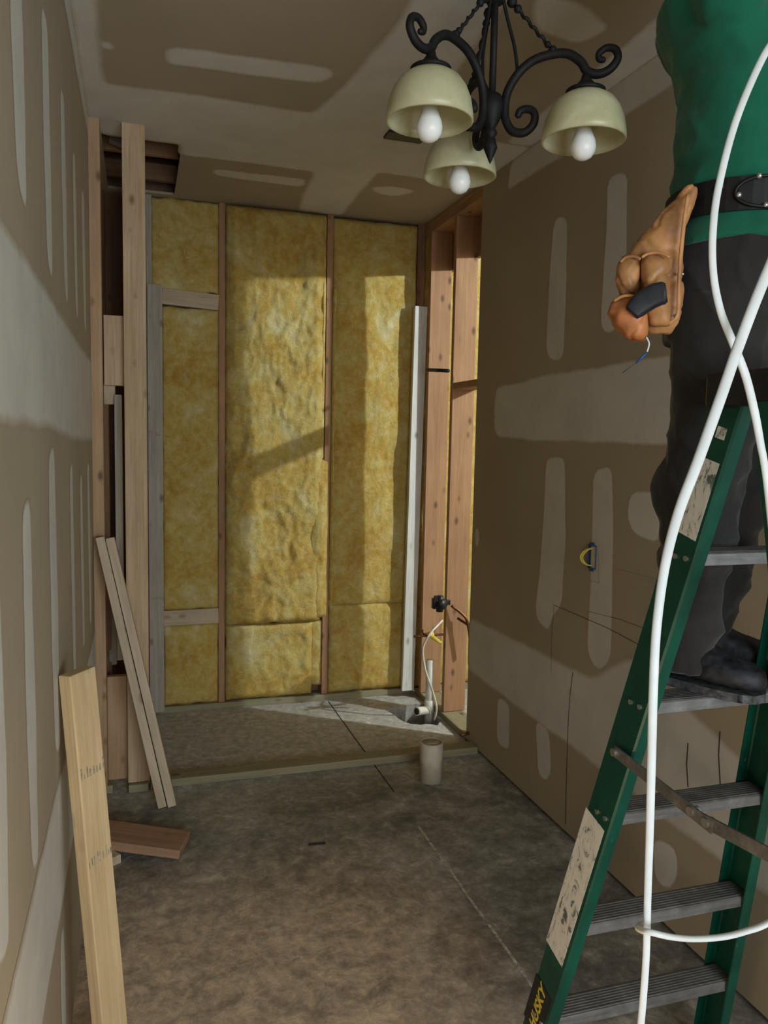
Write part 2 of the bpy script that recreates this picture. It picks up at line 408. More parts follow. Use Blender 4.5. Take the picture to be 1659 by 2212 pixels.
# ceiling sheet with the cut-out above the left framing
def sheet_with_hole(name, axis, c0, c1, u0, u1, v0, v1, hu0, hu1, hv0, hv1):
    bm = bmesh.new()
    for a in ((u0, hu0, v0, v1), (hu1, u1, v0, v1), (hu0, hu1, v0, hv0), (hu0, hu1, hv1, v1)):
        if a[1]-a[0] < 1e-4 or a[3]-a[2] < 1e-4: continue
        if axis == 'z': add_box(bm, a[0], a[1], a[2], a[3], c0, c1)
        else: add_box(bm, c0, c1, a[0], a[1], a[2], a[3])
    return frm(bm, name)
ceiling = tag(link('ceiling', sheet_with_hole('ceiling', 'z', ZC, ZC+.014, -.6, 5.2, -3, 5.1, -.148, .21, 3.955, 4.80), M_DRY),
              'brown drywall ceiling with pale joint compound bands and a square cut-out', 'ceiling', kind=ST)
# attic void above; its shade is put into the dark board colour
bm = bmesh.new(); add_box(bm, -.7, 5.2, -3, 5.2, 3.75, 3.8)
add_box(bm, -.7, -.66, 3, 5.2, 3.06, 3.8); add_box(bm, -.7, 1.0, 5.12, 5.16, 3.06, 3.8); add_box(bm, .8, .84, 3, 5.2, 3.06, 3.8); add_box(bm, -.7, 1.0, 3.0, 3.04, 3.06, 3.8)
tag(link('attic_boards', frm(bm, 'attic_boards'), M_DARK), 'attic boards coloured dark for the shade above the ceiling cut-out', 'attic', kind=ST)
board('joist', (-.5, 4.42, 3.20), (.78, 4.42, 3.20), .14, .038, (0, 0, 1), M_FIR, ceiling)
board('joist', (-.5, 4.72, 3.14), (.78, 4.72, 3.14), .09, .038, (0, 0, 1), M_FIR_DK, ceiling)
board('joist', (-.08, 4.30, 3.12), (.0, 4.34, 3.34), .10, .038, (1, 0, 0), M_GREY, ceiling)

# left wall: drywall sheet, then bare framing at its far end
wall_left = tag(link('wall_left', box_mesh('wall_left', XL-.10, XL, -2.5, YL_END, 0, ZC), M_DRY), 'long drywall wall at left with pale taped seams and screw stripes', 'wall', kind=ST)
board('stud', (XL+.022, 3.815, .04), (XL+.022, 3.815, ZC), .089, .05, (0, 1, 0), M_TAN, wall_left)
board('block', (-.101, 3.855, 1.907), (-.101, 3.855, 2.222), .086, .038, (1, 0, 0), M_PINE, wall_left)
board('block', (-.103, 3.855, .04), (-.103, 3.855, .545), .090, .038, (1, 0, 0), M_TAN, wall_left)
board('stud', (-.016, 3.80, .04), (-.016, 3.80, ZC), .082, .038, (1, 0, 0), M_PINE, wall_left)
board('stud', (.030, 3.815, .04), (.030, 3.815, ZC), .022, .060, (1, 0, 0), M_PINE, wall_left)
board('stud', (-.087, 3.95, .60), (-.087, 3.95, 1.87), .034, .075, (1, 0, 0), M_GREY, wall_left)
board('stud', (-.145, 4.05, .04), (-.145, 4.05, 1.88), .025, .089, (1, 0, 0), M_FIR_DK, wall_left)
board('block', (-.125, 3.93, 1.87), (-.125, 4.01, 1.90), .05, .10, (1, 0, 0), M_PINE_PALE, wall_left)
board('block', (-.125, 4.00, .58), (-.135, 4.35, .82), .035, .075, (1, 0, 0), M_GREY, wall_left)
for yy in (4.22, 4.62):
    board('stud', (-.012, yy, .04), (-.012, yy, ZC), .089, .038, (1, 0, 0), M_FIR_DK, wall_left)
board('sole_plate', (-.185, 3.82, .019), (-.125, 3.82, .019), .085, .038, (0, 1, 0), M_TREAT, wall_left)
board('sole_plate', (-.055, 3.80, .019), (.035, 3.80, .019), .085, .038, (0, 1, 0), M_TREAT, wall_left)
tag(link('wall_chase_blocker', box_mesh('wall_chase_blocker', -.36, -.30, 3.83, 5.1, 0, 3.3), M_FIR_DK), 'dark board added to keep the framed chase dark', 'wall', kind=ST)  # unseen board, added to close the chase and hold it in darkness

# right wall: sheet with the electrical box cut-out
oc = at(1280, 1203, x=XR); OY, OZ = oc.y, oc.z
wall_right = tag(link('wall_right', sheet_with_hole('wall_right', 'x', XR, XR+.013, .3, YR_END, .018, ZC, OY-.03, OY+.03, OZ-.05, OZ+.05), M_DRY),
                 'drywall wall at right behind the ladder with taped seams and an electrical box', 'wall', kind=ST)
bm = bmesh.new(); add_box(bm, XR+.14, XR+.155, .3, 3.93, .0, ZC)
link('far_side_sheet', frm(bm, 'far_side_sheet'), M_DRY, wall_right)
for i in range(10):
    yy = 3.925-.406*i
    if yy > .3 and abs(yy-OY) > .06: board('stud', (XR+.076, yy, .04), (XR+.076, yy, ZC-.08), .125, .038, (1, 0, 0), M_FIR, wall_right)
board('stud', (1.832, 4.345, .04), (1.832, 4.345, ZC-.075), .140, .038, (1, 0, 0), M_FIR, wall_right)
board('stud', (1.820, 4.722, .04), (1.820, 4.722, ZC-.075), .140, .038, (1, 0, 0), M_FIR, wall_right)
board('bottom_plate', (1.822, 3.96, .019), (1.822, 4.82, .019), .140, .038, (1, 0, 0), M_TREAT, wall_right)
board('top_plate', (1.822, 3.955, 3.031), (1.822, 4.84, 3.031), .140, .037, (1, 0, 0), M_FIR, wall_right)
board('top_plate', (1.822, 3.955, 2.993), (1.822, 4.84, 2.993), .140, .037, (1, 0, 0), M_FIR, wall_right)
board('header', (1.905, 3.4, 2.90), (1.905, 4.84, 2.90), .30, .025, (0, 0, 1), M_FIR, wall_right)
board('blocking', (1.835, 3.945, 2.005), (1.835, 4.325, 2.005), .038, .14, (0, 0, 1), M_FIR, wall_right)

# back wall: sheathing, studs, blocking, batts
wall_back = tag(link('wall_back', box_mesh('wall_back', -.36, 5.2, YB+.095, YB+.15, 0, 3.3), M_FIR_DK), 'open stud back wall of the shower recess filled with yellow insulation', 'wall', kind=ST)
def bstud(x, z0, z1, w=.038, mat=M_FIR, y0=YB, d=.089): return board('stud', (x, y0+d/2, z0), (x, y0+d/2, z1), w, d, (1, 0, 0), mat, wall_back)
bstud(.484, .038, ZC); bstud(1.138, .038, ZC); bstud(1.733, .038, ZC, mat=M_FIR_DK, w=.05); bstud(-.19, .04, ZC, mat=M_FIR_DK)
bstud(.022, .04, ZC, mat=M_PINE_PALE, w=.085)
board('stud', (.099, 4.815, .02), (.099, 4.815, 2.545), .084, .038, (1, 0, 0), M_GREY, wall_back)
board('stud', (.070, 4.845, 2.545), (.070, 4.845, ZC), .030, .03, (1, 0, 0), M_GREY, wall_back)
board('blocking', (.141, YB+.019, 2.490), (.465, YB+.019, 2.474), .091, .038, (0, 0, 1), M_PINE_PALE, wall_back)
board('blocking', (.141, YB+.019, .582), (.465, YB+.019, .586), .094, .038, (0, 0, 1), M_PINE_PALE, wall_back)
board('bottom_plate', (.05, YB+.045, .019), (1.72, YB+.045, .019), .12, .038, (0, 1, 0), M_TREAT, wall_back)
board('bottom_plate', (1.9, YB+.045, .019), (5.1, YB+.045, .019), .12, .038, (0, 1, 0), M_TREAT, wall_back)
def batt(x0, x1, z0, z1, bulge, lump, seed, nx=36, rough=.35, parent=wall_back, y=YB+.012, edge=.05, ragged=.006):
    """a fibreglass batt: pillowed, lumpy front pressed between studs"""
    nz = max(12, int((z1-z0)/.016)); bm = bmesh.new(); g = []; sd = Vector((seed*7.3, seed*3.1, seed))
    for i in range(nx+1):
        row = []
        for j in range(nz+1):
            u, v = i/nx, j/nz
            x, z = x0+(x1-x0)*u, z0+(z1-z0)*v
            e = min(u, 1-u)*(x1-x0); ez = min(v, 1-v)*(z1-z0)
            pil = (min(1, e/edge)**.5)*(min(1, ez/(edge*.8))**.5)
            p = Vector((x*2.6, z*2.1, 0))+sd
            n1 = noise.fractal(p, 1.0, 2.0, 5); q = Vector((x*6.2, z*4.8, 4))+sd
            n2 = noise.ridged_multi_fractal(q+Vector((n1, n1*.6, 0))*1.4, 1.0, 2.1, 4, .9, 2.0)-1.0
            n3 = noise.fractal(q*4, 1, 2, 3)
            fold = abs(noise.noise(q*.55+Vector((n1*1.5, 0, 9))))
            dy = bulge*pil + lump*(n1*.8 + rough*(n2*.45 - 1.0*fold + .25) + .16*n3)*(.3+.7*pil)
            jx = ragged*noise.noise(Vector((z*11, seed, u*2))) if i in (0, nx) else 0
            jz = ragged*1.6*noise.noise(Vector((x*13, seed+5, v*2))) if j in (0, nz) else 0
            row.append(bm.verts.new((x+jx, y-dy, z+jz)))
        g.append(row)
    for i in range(nx):
        for j in range(nz): bm.faces.new((g[i][j], g[i+1][j], g[i+1][j+1], g[i][j+1]))
    yb = y+.07
    ring = [g[i][0] for i in range(nx+1)]+[g[nx][j] for j in range(1, nz+1)]+[g[i][nz] for i in range(nx-1, -1, -1)]+[g[0][j] for j in range(nz-1, 0, -1)]
    back = [bm.verts.new((p.co.x, yb, p.co.z)) for p in ring]; m = len(ring)
    for i in range(m): bm.faces.new((ring[i], ring[(i+1) % m], back[(i+1) % m], back[i]))
    bm.faces.new(back)
    return link('insulation_batt', frm(bm, 'batt', True), M_INS, parent)
batt(.085, .466, 2.525, 3.045, .012, .012, 1)
batt(.142, .466, .632, 2.430, .012, .014, 2)
batt(.142, .464, .040, .538, .020, .014, 3)
batt(.505, 1.108, .520, 3.045, .045, .032, 4, nx=60, rough=.75)
batt(1.02, 1.150, .535, 1.55, .042, .022, 14, nx=16, rough=.8)
batt(.508, 1.055, .042, .520, .035, .024, 5, nx=50, rough=.6)
batt(1.050, 1.118, .10, .515, .012, .018, 15, nx=12, rough=.8)
batt(1.160, 1.706, .610, 3.035, .022, .020, 6, nx=56, rough=.45)
batt(1.162, 1.700, .042, .618, .030, .022, 7, nx=50, rough=.5)
batt(1.085, 1.117, 1.55, 3.04, .020, .018, 16, nx=8, rough=.8, edge=.02)
batt(1.158, 1.186, .65, 2.62, .034, .014, 17, nx=8, rough=.8, edge=.02)
for k, (a, b_) in enumerate(((1.765, 2.32), (2.36, 2.95), (2.99, 3.55), (3.59, 4.2))):
    batt(a, b_, .04, 3.04, .02, .02, 20+k, nx=24)
    if k: bstud(a-.02, .04, ZC)
# the rest of the shell: far rooms
def shell(name, label, *boxes, mat=M_DRY):
    bm = bmesh.new()
    for q in boxes: add_box(bm, *q)
    return tag(link(name, frm(bm, name), mat), label, 'wall', kind=ST)
shell('wall_next_room', 'drywall wall of the next room beyond the studs', (4.6, 4.7, .3, 5.0, 0, ZC), (1.763, 4.7, .2, .3, 0, ZC))
shell('wall_far_right', 'drywall wall at the right side of the room behind the camera', (4.6, 4.7, -2.5, .2, 0, ZC))
shell('wall_front', 'wall with a window opening behind the camera', (-.6, -.1, -2.6, -2.5, 0, ZC), (2.9, 4.7, -2.6, -2.5, 0, ZC), (-.1, 2.9, -2.6, -2.5, 0, .9), (-.1, 2.9, -2.6, -2.5, 2.2, ZC))

# joint compound coats: thin feathered patches lying on the sheets
def patch(parent, pts, nrm, feather=.02, thick=.0012, seed=1, wob=.007, step=.03):
    pts = [Vector(p) for p in pts]; out = []
    for a, b in zip(pts, pts[1:]+pts[:1]):
        n = max(1, int((b-a).length/step))
        for i in range(n): out.append(a+(b-a)*(i/n))
    nrm = Vector(nrm); m = len(out)
    for _ in range(2): out = [(out[i-1]+out[i]*2+out[(i+1) % m])/4 for i in range(m)]
    A = Vector((0, 0, 1)) if abs(nrm.z) < .5 else Vector((1, 0, 0)); B = nrm.cross(A)
    area2 = sum((p-out[0]).dot(A)*(q-out[0]).dot(B)-(q-out[0]).dot(A)*(p-out[0]).dot(B) for p, q in zip(out, out[1:]+out[:1]))
    sgn = 1 if area2 > 0 else -1
    def rng(off, h):
        r = []
        for i in range(m):
            t = (out[(i+1) % m]-out[i-1]).normalized(); inn = nrm.cross(t)*sgn
            w = wob*noise.fractal(out[i]*6+Vector((seed*5.1, 0, seed)), 1, 2, 3)
            r.append(out[i]+inn*(off+w)+nrm*h)
        return r
    r0, r1 = rng(-feather*.5, .0004), rng(feather*.5, thick)
    bm = bmesh.new(); ly = bm.verts.layers.float.new('cover')
    v0 = [bm.verts.new(p) for p in r0]; v1 = [bm.verts.new(p) for p in r1]
    for v in v0: v[ly] = 0.0
    for v in v1: v[ly] = 1.0
    for i in range(m): bm.faces.new((v0[i], v0[(i+1) % m], v1[(i+1) % m], v1[i]))
    for tri in tessellate_polygon([[Vector((p.dot(A), p.dot(B), 0)) for p in r1]]):
        try: bm.faces.new([v1[i] for i in tri])
        except ValueError: pass
    bm.normal_update()
    for q in bm.faces:
        if q.normal.dot(nrm) < 0: q.normal_flip()
    me = bpy.data.meshes.new('joint_compound'); bm.to_mesh(me); bm.free()
    return link('joint_compound', me, M_MUD, parent)
RW = lambda px: [at(x, y, x=XR) for x, y in px]
yz = lambda X, l: [Vector((X, a, b)) for a, b in l]
NR, NL, NC = (-1, 0, 0), (1, 0, 0), (0, 0, -1)
patch(wall_right, yz(XR, [(3.71, 1.96), (3.2, 1.985), (2.3, 1.995), (.4, 2.0), (.4, 1.68), (2.29, 1.69), (3.2, 1.70), (3.68, 1.71), (3.72, 1.75)]), NR, .02, seed=1)
patch(wall_right, yz(XR, [(3.945, .71), (3.80, .71), (3.05, .73), (2.72, .735), (2.62, .80), (2.45, .90), (2.1, .80), (1.84, .72), (.4, .74), (.4, .37), (1.91, .385), (2.14, .39), (3.04, .41), (3.945, .42)]), NR, .03, seed=2)
for k, q in enumerate(([(1180,990),(1220,985),(1222,1165),(1213,1310),(1190,1330),(1187,1364),(1160,1340),(1157,1310),(1165,1250),(1175,1110)],
    [(1282,1018),(1322,1005),(1325,1150),(1322,1300),(1318,1430),(1290,1450),(1268,1410),(1272,1330),(1280,1150)],
    [(1363,1062),(1432,1066),(1425,1175),(1362,1150),(1352,1120)],
    [(1197,470),(1226,465),(1222,650),(1216,775),(1200,780),(1180,770),(1182,700),(1190,560)],
    [(1313,385),(1355,370),(1352,560),(1340,700),(1325,722),(1298,712),(1300,650),(1310,500)],
    [(1448,400),(1475,390),(1470,560),(1440,560)],
    [(1075,1505),(1100,1520),(1100,1622),(1073,1603)], [(1157,1555),(1187,1577),(1187,1620),(1192,1655),(1185,1690),(1162,1675),(1160,1620)],
    [(1410,1810),(1460,1830),(1465,1890),(1450,1925),(1415,1905)], [(1033,1130),(1037,1150),(1036,1180),(1028,1190),(1026,1140)])):
    pts = RW(q)
    if k == 1:  # keep clear of the electrical box opening
        pts = [p if abs(p.z-OZ) > .001 else p for p in pts]
    patch(wall_right, pts, NR, .012, seed=10+k, wob=.004)
patch(wall_right, yz(XR, [(3.66, 2.92), (3.62, 3.046), (.4, 3.046), (.4, 2.90), (2.5, 2.915)]), NR, .02, seed=30)
# left wall
patch(wall_left, yz(XL, [(-1, 2.0), (1.34, 2.0), (1.97, 2.0), (3.0, 1.99), (3.82, 2.0), (3.82, 1.66), (3.0, 1.67), (2.54, 1.68), (1.9, 1.71), (1.29, 1.71), (-1, 1.70)]), NL, .03, seed=3)
patch(wall_left, yz(XL, [(-1, .82), (1.22, .82), (1.79, .82), (2.6, .80), (3.82, .78), (3.82, .42), (3.0, .48), (2.3, .49), (1.69, .50), (-1, .50)]), NL, .03, seed=4)
for k, (a, b_, z0, z1) in enumerate(((.70, .84, 2.08, 2.66), (1.08, 1.24, 2.08, 2.66), (1.50, 1.645, 2.09, 2.64), (1.97, 2.11, 2.05, 2.64), (2.42, 2.55, 2.06, 2.65), (2.84, 2.96, 2.07, 2.62), (3.27, 3.42, 2.08, 2.62),
                                     (.70, .86, .92, 1.60), (1.12, 1.26, .90, 1.58), (1.50, 1.62, .84, 1.57), (1.94, 2.09, .90, 1.655), (2.52, 2.63, .88, 1.60), (2.94, 3.06, .90, 1.55), (3.36, 3.50, .88, 1.57),
                                     (1.55, 1.67, .06, .46), (2.0, 2.1, .08, .44))):
    patch(wall_left, yz(XL, [(a, z1-.02), (b_-.02, z1), (b_+.005, (z0+z1)/2), (b_, z0), (a+.03, z0+.03), (a-.004, (z0+z1)/2)]), NL, .014, seed=50+k, wob=.008)
patch(wall_left, yz(XL, [(-2.4, 3.046), (3.80, 3.046), (3.80, 2.97), (2.8, 2.95), (-2.4, 2.95)]), NL, .03, seed=70)
# ceiling
xy = lambda l: [Vector((a, b, ZC)) for a, b in l]
patch(ceiling, xy([(XL+.002, -2.4), (-.12, -2.4), (-.12, 3.41), (.28, 3.39), (.72, 3.41), (.79, 3.03), (.83, 2.6), (.84, -2.4), (1.09, -2.4), (1.10, 2.35), (1.13, 2.74), (1.17, 3.40), (1.45, 3.43), (1.748, 3.42), (1.748, 4.02), (1.5, 4.02), (1.18, 4.0), (1.20, 4.83),
                   (.94, 4.83), (.90, 4.45), (.88, 4.11), (.5, 4.10), (.213, 4.11), (.213, 3.952), (-.15, 3.952), (-.15, 3.84), (XL+.002, 3.84)]), NC, .035, seed=5)
for k, q in enumerate(([(.11, 3.02), (.45, 2.99), (.70, 2.98), (.72, 3.04), (.68, 3.11), (.40, 3.13), (.11, 3.15)], [(-.12, 3.04), (-.07, 3.04), (-.065, 3.12), (-.12, 3.12)], [(.37, 4.26), (.86, 4.25), (.87, 4.38), (.40, 4.36)],
                       [(1.22, 4.24), (1.35, 4.19), (1.47, 4.23), (1.40, 4.36), (1.27, 4.34)], [(1.17, 2.30), (1.34, 2.29), (1.50, 2.40), (1.45, 2.52), (1.27, 2.48)], [(.1, 2.1), (.7, 2.08), (.7, 2.2), (.1, 2.22)])):
    patch(ceiling, xy(q), NC, .03, seed=80+k, wob=.008)
patch(ceiling, xy([(1.62, .4), (1.748, .4), (1.748, 3.42), (1.62, 3.42), (1.60, 2.0)]), NC, .03, seed=90)
# pencil marks and cut lines on the right wall
def pencil(px, w=.0018): strip('pencil_line', [p+Vector((-.0016, 0, 0)) for p in RW(px)], w, 0, M_PENCIL, wall_right, 'x')
pencil([(1197,1307),(1240,1325),(1310,1355),(1385,1395)], .0025); pencil([(1197,1307),(1192,1380),(1191,1450)], .002)
pencil([(1238,1452),(1232,1500),(1228,1560),(1224,1680),(1222,1780)], .005); pencil([(1270,1320),(1340,1338),(1400,1360)], .0015)
pencil([(1293,1190),(1294,1260),(1277,1254)], .0015); pencil([(1487,1605),(1484,1650),(1487,1700)], .006); pencil([(1556,1580),(1553,1630),(1557,1700)], .006)
strip('seam_gap', [p+Vector((-.0016, 0, 0)) for p in RW([(1033,903),(1050,901.5),(1070,901)])], .012, 0, M_MUD, wall_right, 'x')
strip('scuff', [p+Vector((-.0016, 0, 0)) for p in RW([(1335,1232),(1370,1242),(1410,1252)])], .012, 0, M_MUD, wall_right, 'x')
# thin dark flat piece on the ceiling beside the chandelier
tag(link('ceiling_dark_piece', box_mesh('ceiling_dark_piece', 1.07, 1.25, 3.45, 3.54, ZC-.012, ZC+.004, .004), M_BLK, ceiling), 'small thin dark piece on the ceiling')

# ---------------------------------------------------------------- lumber
o = board('sill_plate', (.045, 3.82, .019), (1.745, 3.82, .019), .089, .038, (0, 1, 0), M_TREAT); tag(o, 'green treated wooden plate lying across the floor at the recess', 'lumber')
o = board('whitewashed_board', (1.680, 4.765, .045), (1.712, 4.775, 2.525), .082, .032, (1, 0, 0), M_WHITE); tag(o, 'whitewashed board standing upright in the back right corner by the insulation', 'lumber')
nb = board('leaning_board', (-.072, 2.045, .0), (-.150, 2.065, 1.095), .089, .038, (.62, .78, 0), M_PINE_YEL)
tag(nb, 'pale yellow sawn board leaning on the left wall nearest the camera', 'lumber')
for k, (x0, x1) in enumerate(((.093, -.165), (.136, -.123))):
    o = board('leaning_board', (x0, 3.60, .0), (x1, 3.722, 1.225-.004*k), .038, .086, (1, 0, 0), M_PINE_PALE)
    tag(o, ('left one of two pale boards leaning together against the left framing', 'right one of two pale boards leaning together against the left framing')[k], 'lumber', 'pair of boards leaning on the framing')
o = board('floor_board', (-.165, 3.275, .062), (.170, 3.165, .0225), .165, .038, (.3, 1, 0), M_ROUGH, bevel=.004); tag(o, 'short brown rough board lying tilted on the concrete floor', 'lumber')
o = board('wood_offcut', (-.165, 3.20, .019), (-.105, 3.11, .019), .07, .036, (1, .6, 0), M_PINE_PALE); tag(o, 'small pale wood offcut under the brown floor board', 'lumber')
p = at(685, 1825, z=0); o = board('wood_sliver', (p.x-.035, p.y+.004, .004), (p.x+.035, p.y-.002, .004), .008, .006, (0, 1, 0), M_DARK, bevel=.001); tag(o, 'thin dark sliver lying in the middle of the floor', 'debris')
# worn ink stamps on two of the boards (illegible smudges)
M_INK = plain('stamp_ink', (.34, .28, .21), .9, var=.4, scale=80)
def stamp(parent, z, w, seed):
    bm = bmesh.new(); rn = random.Random(seed); ymin = min(v.co.y for v in parent.data.vertices)
    x = -w/2
    while x < w/2:
        s = rn.uniform(.002, .006); h = rn.uniform(.012, .034); add_box(bm, x, x+s, ymin-.0006, ymin+.0004, z, z+h); x += s+rn.uniform(.003, .009)
    link('ink_stamp', frm(bm, 'ink_stamp'), M_INK, parent)
for c in wall_back.children:
    if c.data.materials and c.data.materials[0] is M_GREY and max(v.co.z for v in c.data.vertices) > 2: stamp(c, .69, .075, 4); stamp(c, 1.66, .075, 5)
stamp(nb, .83, .08, 6); stamp(nb, .60, .08, 7)

# ---------------------------------------------------------------- pipes and boxes
def tube_obj(name, pts, r, mat, parent=None, seg=14, n=6, smooth=True, **k):
    bm = bmesh.new(); add_tube(bm, spline(pts, n) if len(pts) > 2 else pts, r, seg, **k); return link(name, frm(bm, name, smooth), mat, parent)
# drain stub in the floor
t = thing('drain_pipe', (1.38, 3.532, 0), 'short cream plastic drain pipe standing up out of the concrete floor', 'pipe')
bm = bmesh.new(); add_lathe(bm, [(.050, 0), (.055, .0), (.055, .10), (.0575, .104), (.0575, .196), (.054, .199), (.050, .199), (.050, .0)], (0, 0, 0), 40, close=True); link('pipe', frm(bm, 'pipe', True), M_PVC_O, t)
bm = bmesh.new(); add_lathe(bm, [(0, .195), (.0505, .195), (.0505, .190), (0, .190)], (0, 0, 0), 32); link('knockout_cap', frm(bm, 'cap', True), plain('pvc_cap', (.44, .37, .28), .6), t)
# standpipe in the trench
sp = at(937, 1560, y=4.40); SX, SY = 1.695, 4.40
t = thing('standpipe', (SX, SY, -.07), 'white plastic standpipe with a side stub rising from the trench', 'pipe')
tube_obj('pipe', [(0, 0, .0), (0, 0, .42)], .024, M_PVC, t, 20)
tube_obj('coupling', [(0, 0, .10), (0, 0, .17)], .030, M_PVC, t, 20)
tube_obj('side_stub', [(0, 0, .10), (-.045, -.03, .115), (-.10, -.06, .125)], .026, M_PVC, t, 18)
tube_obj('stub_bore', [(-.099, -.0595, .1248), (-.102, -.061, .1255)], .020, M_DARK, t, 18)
# black mixing valve with copper supply
vy = 4.30; vc = at(950, 1303, y=vy)
t = thing('shower_valve', vc, 'black shower valve with bent copper pipe on the open studs', 'valve')
bm = bmesh.new(); add_tube(bm, [(-.035, 0, 0), (.04, 0, 0)], .026, 14); add_tube(bm, [(0, 0, -.05), (0, 0, .045)], .022, 14); add_tube(bm, [(0, .03, 0), (0, -.045, 0)], .030, 14); add_box(bm, -.045, -.03, -.02, .02, -.03, .03)
link('valve_body', frm(bm, 'valve_body', True), M_BLK, t)
link('lever', box_mesh('lever', -.052, -.03, -.045, -.03, .02, .055, .002), M_BLK, t); link('supply_port', box_mesh('supply_port', .03, .065, -.012, .012, -.012, .018, .003), M_BLK, t)
q = [at(975, 1308, y=vy)-vc, at(1000, 1328, y=vy-.03)-vc, at(1010, 1345, y=vy-.04)-vc, at(1018, 1400, y=vy-.04)-vc]
tube_obj('copper_pipe', q, .009, M_COPPER, t, 12)
q = [at(988, 1335, y=vy)-vc, at(1011, 1350, y=vy-.04)-vc]; tube_obj('copper_pipe', q, .008, M_COPPER, t, 12)
# lower supply stub with yellow tape
ly = 4.32; a, b_ = at(895, 1375, y=ly-.05), at(962, 1370, y=ly); mid = at(928, 1372, y=ly-.025)
t = thing('copper_stub', mid, 'thin copper pipe stub wrapped in yellow tape', 'pipe')
tube_obj('pipe', [a-mid, b_-mid], .008, M_COPPER, t, 12); tube_obj('pipe_elbow', [at(912, 1362, y=ly-.04)-mid, at(920, 1374, y=ly-.035)-mid], .009, M_COPPER, t, 12)
bm = bmesh.new(); add_tube(bm, [at(922, 1373, y=ly-.03)-mid, at(936, 1370, y=ly-.03)-mid], .018, 12); add_tube(bm, [at(934, 1376, y=ly-.035)-mid, at(953, 1389, y=ly-.035)-mid], [.013, .009], 8, oval=.5); link('tape_wrap', frm(bm, 'tape', True), M_YTAPE, t)
o = tube_obj('hanging_tubing', [at(956, 1340, y=4.32), at(930, 1368, y=4.265), at(915, 1395, y=4.28), at(914, 1420, y=4.29), at(921, 1455, y=4.29), at(935, 1495, y=4.32), at(943, 1530, y=4.34), at(938, 1556, y=4.355)], .0065, M_PVC, None, 10)
tag(o, 'thin white tubing hanging down from the taped copper stub', 'tubing')
o = tube_obj('shower_pipe', [at(924, 799, y=4.50), at(969, 801, y=4.33)], .011, M_BLK, None, 12); tag(o, 'short dark horizontal pipe high between the open studs', 'pipe')
c = at(1012, 1583, x=XR); o = tube_obj('supply_stub', [c+Vector((.012, 0, 0)), c+Vector((-.055, -.02, .0))], .009, M_COPPER, None, 12); tag(o, 'short copper supply stub poking out of the right wall near the floor', 'pipe')
# electrical box
t = thing('electrical_box', (XR, OY, OZ), 'blue electrical box with coiled yellow wires in the right wall', 'electrical box')
bm = bmesh.new()
for q in ((-.030, -.026, -.048, .048), (.026, .030, -.048, .048), (-.026, .026, .044, .048), (-.026, .026, -.048, -.044)): add_box(bm, -.004, .07, q[0], q[1], q[2], q[3])
add_box(bm, .066, .07, -.03, .03, -.048, .048); link('box_body', frm(bm, 'box_body'), M_BLUE, t)
for a, b_ in ((.044, .058), (-.058, -.044)): link('mounting_ear', box_mesh('ear', -.006, -.001, -.016, .016, a, b_, .001), M_BLUE, t)
rn = random.Random(11)
for k in range(5):
    dy = rn.uniform(-.006, .012); s = rn.uniform(.7, 1.1)
    tube_obj('wire', [(.05, dy, .02), (.0, dy+.004, .034), (-.028*s, dy+.012*s, .022), (-.040*s, dy+.020*s, -.004), (-.028*s, dy+.014*s, -.028), (.0, dy+.006, -.036), (.04, dy, -.02)], .0026, M_YWIRE, t, 8)

# ---------------------------------------------------------------- chandelier
CX, CY = .826, 1.828
ch = thing('chandelier', (CX, CY, ZC), 'black iron chandelier with three cream glass bowl shades hanging from the ceiling', 'chandelier')
zl = lambda z: z-ZC
bm = bmesh.new(); add_lathe(bm, [(0, zl(2.362)), (.004, zl(2.37)), (.017, zl(2.40)), (.012, zl(2.42)), (.009, zl(2.425)), (.015, zl(2.432)), (.015, zl(2.438)), (.010, zl(2.446)), (.018, zl(2.46)), (.029, zl(2.485)), (.030, zl(2.505)), (.022, zl(2.522)), (.010, zl(2.53)), (.0, zl(2.532))], (0, 0, 0), 24); link('hub', frm(bm, 'hub', True), M_IRON, ch)
tube_obj('rod', [(0, 0, zl(2.53)), (0, 0, zl(2.80))], .0085, M_IRON, ch, 12)
bm = bmesh.new(); add_lathe(bm, [(0, zl(2.73)), (.02, zl(2.735)), (.030, zl(2.76)), (.018, zl(2.785)), (.008, zl(2.81)), (0, zl(2.815))], (0, 0, 0), 20); link('top_knob', frm(bm, 'top_knob', True), M_IRON, ch)
bm = bmesh.new(); add_lathe(bm, [(0, 0), (.06, -.001), (.06, -.008), (.045, -.022), (.012, -.030), (0, -.030)], (0, 0, 0), 32); link('canopy', frm(bm, 'canopy', True), M_IRON, ch)
zz = 2.815; k = 0
while zz < 3.02:
    bm = bmesh.new(); ax = Vector((1, 0, 0)) if k % 2 else Vector((0, 1, 0))
    ringp = [Vector((0, 0, zl(zz+.014)))+ax*(.008*math.cos(a))+Vector((0, 0, .017*math.sin(a))) for a in [2*math.pi*i/16 for i in range(17)]]
    add_tube(bm, ringp, .0022, 6, caps=False); link('chain_link', frm(bm, 'chain_link', True), M_IRON, ch); zz += .026; k += 1
ARM = [(1124,236),(1128,228),(1140,225),(1154,230),(1160,243),(1156,262),(1138,277),(1114,273),(1100,254),(1094,228),(1098,185),(1119,146),(1151,119),(1193,109),(1225,112),(1252,132),(1266,154),(1289,163),(1313,155),(1328,134),(1323,114),(1305,108),(1290,118),(1290,130),(1298,133)]
arm_rz = [((x-1065)*.00110, 2.525-(y-185)*.00103) for x, y in ARM]
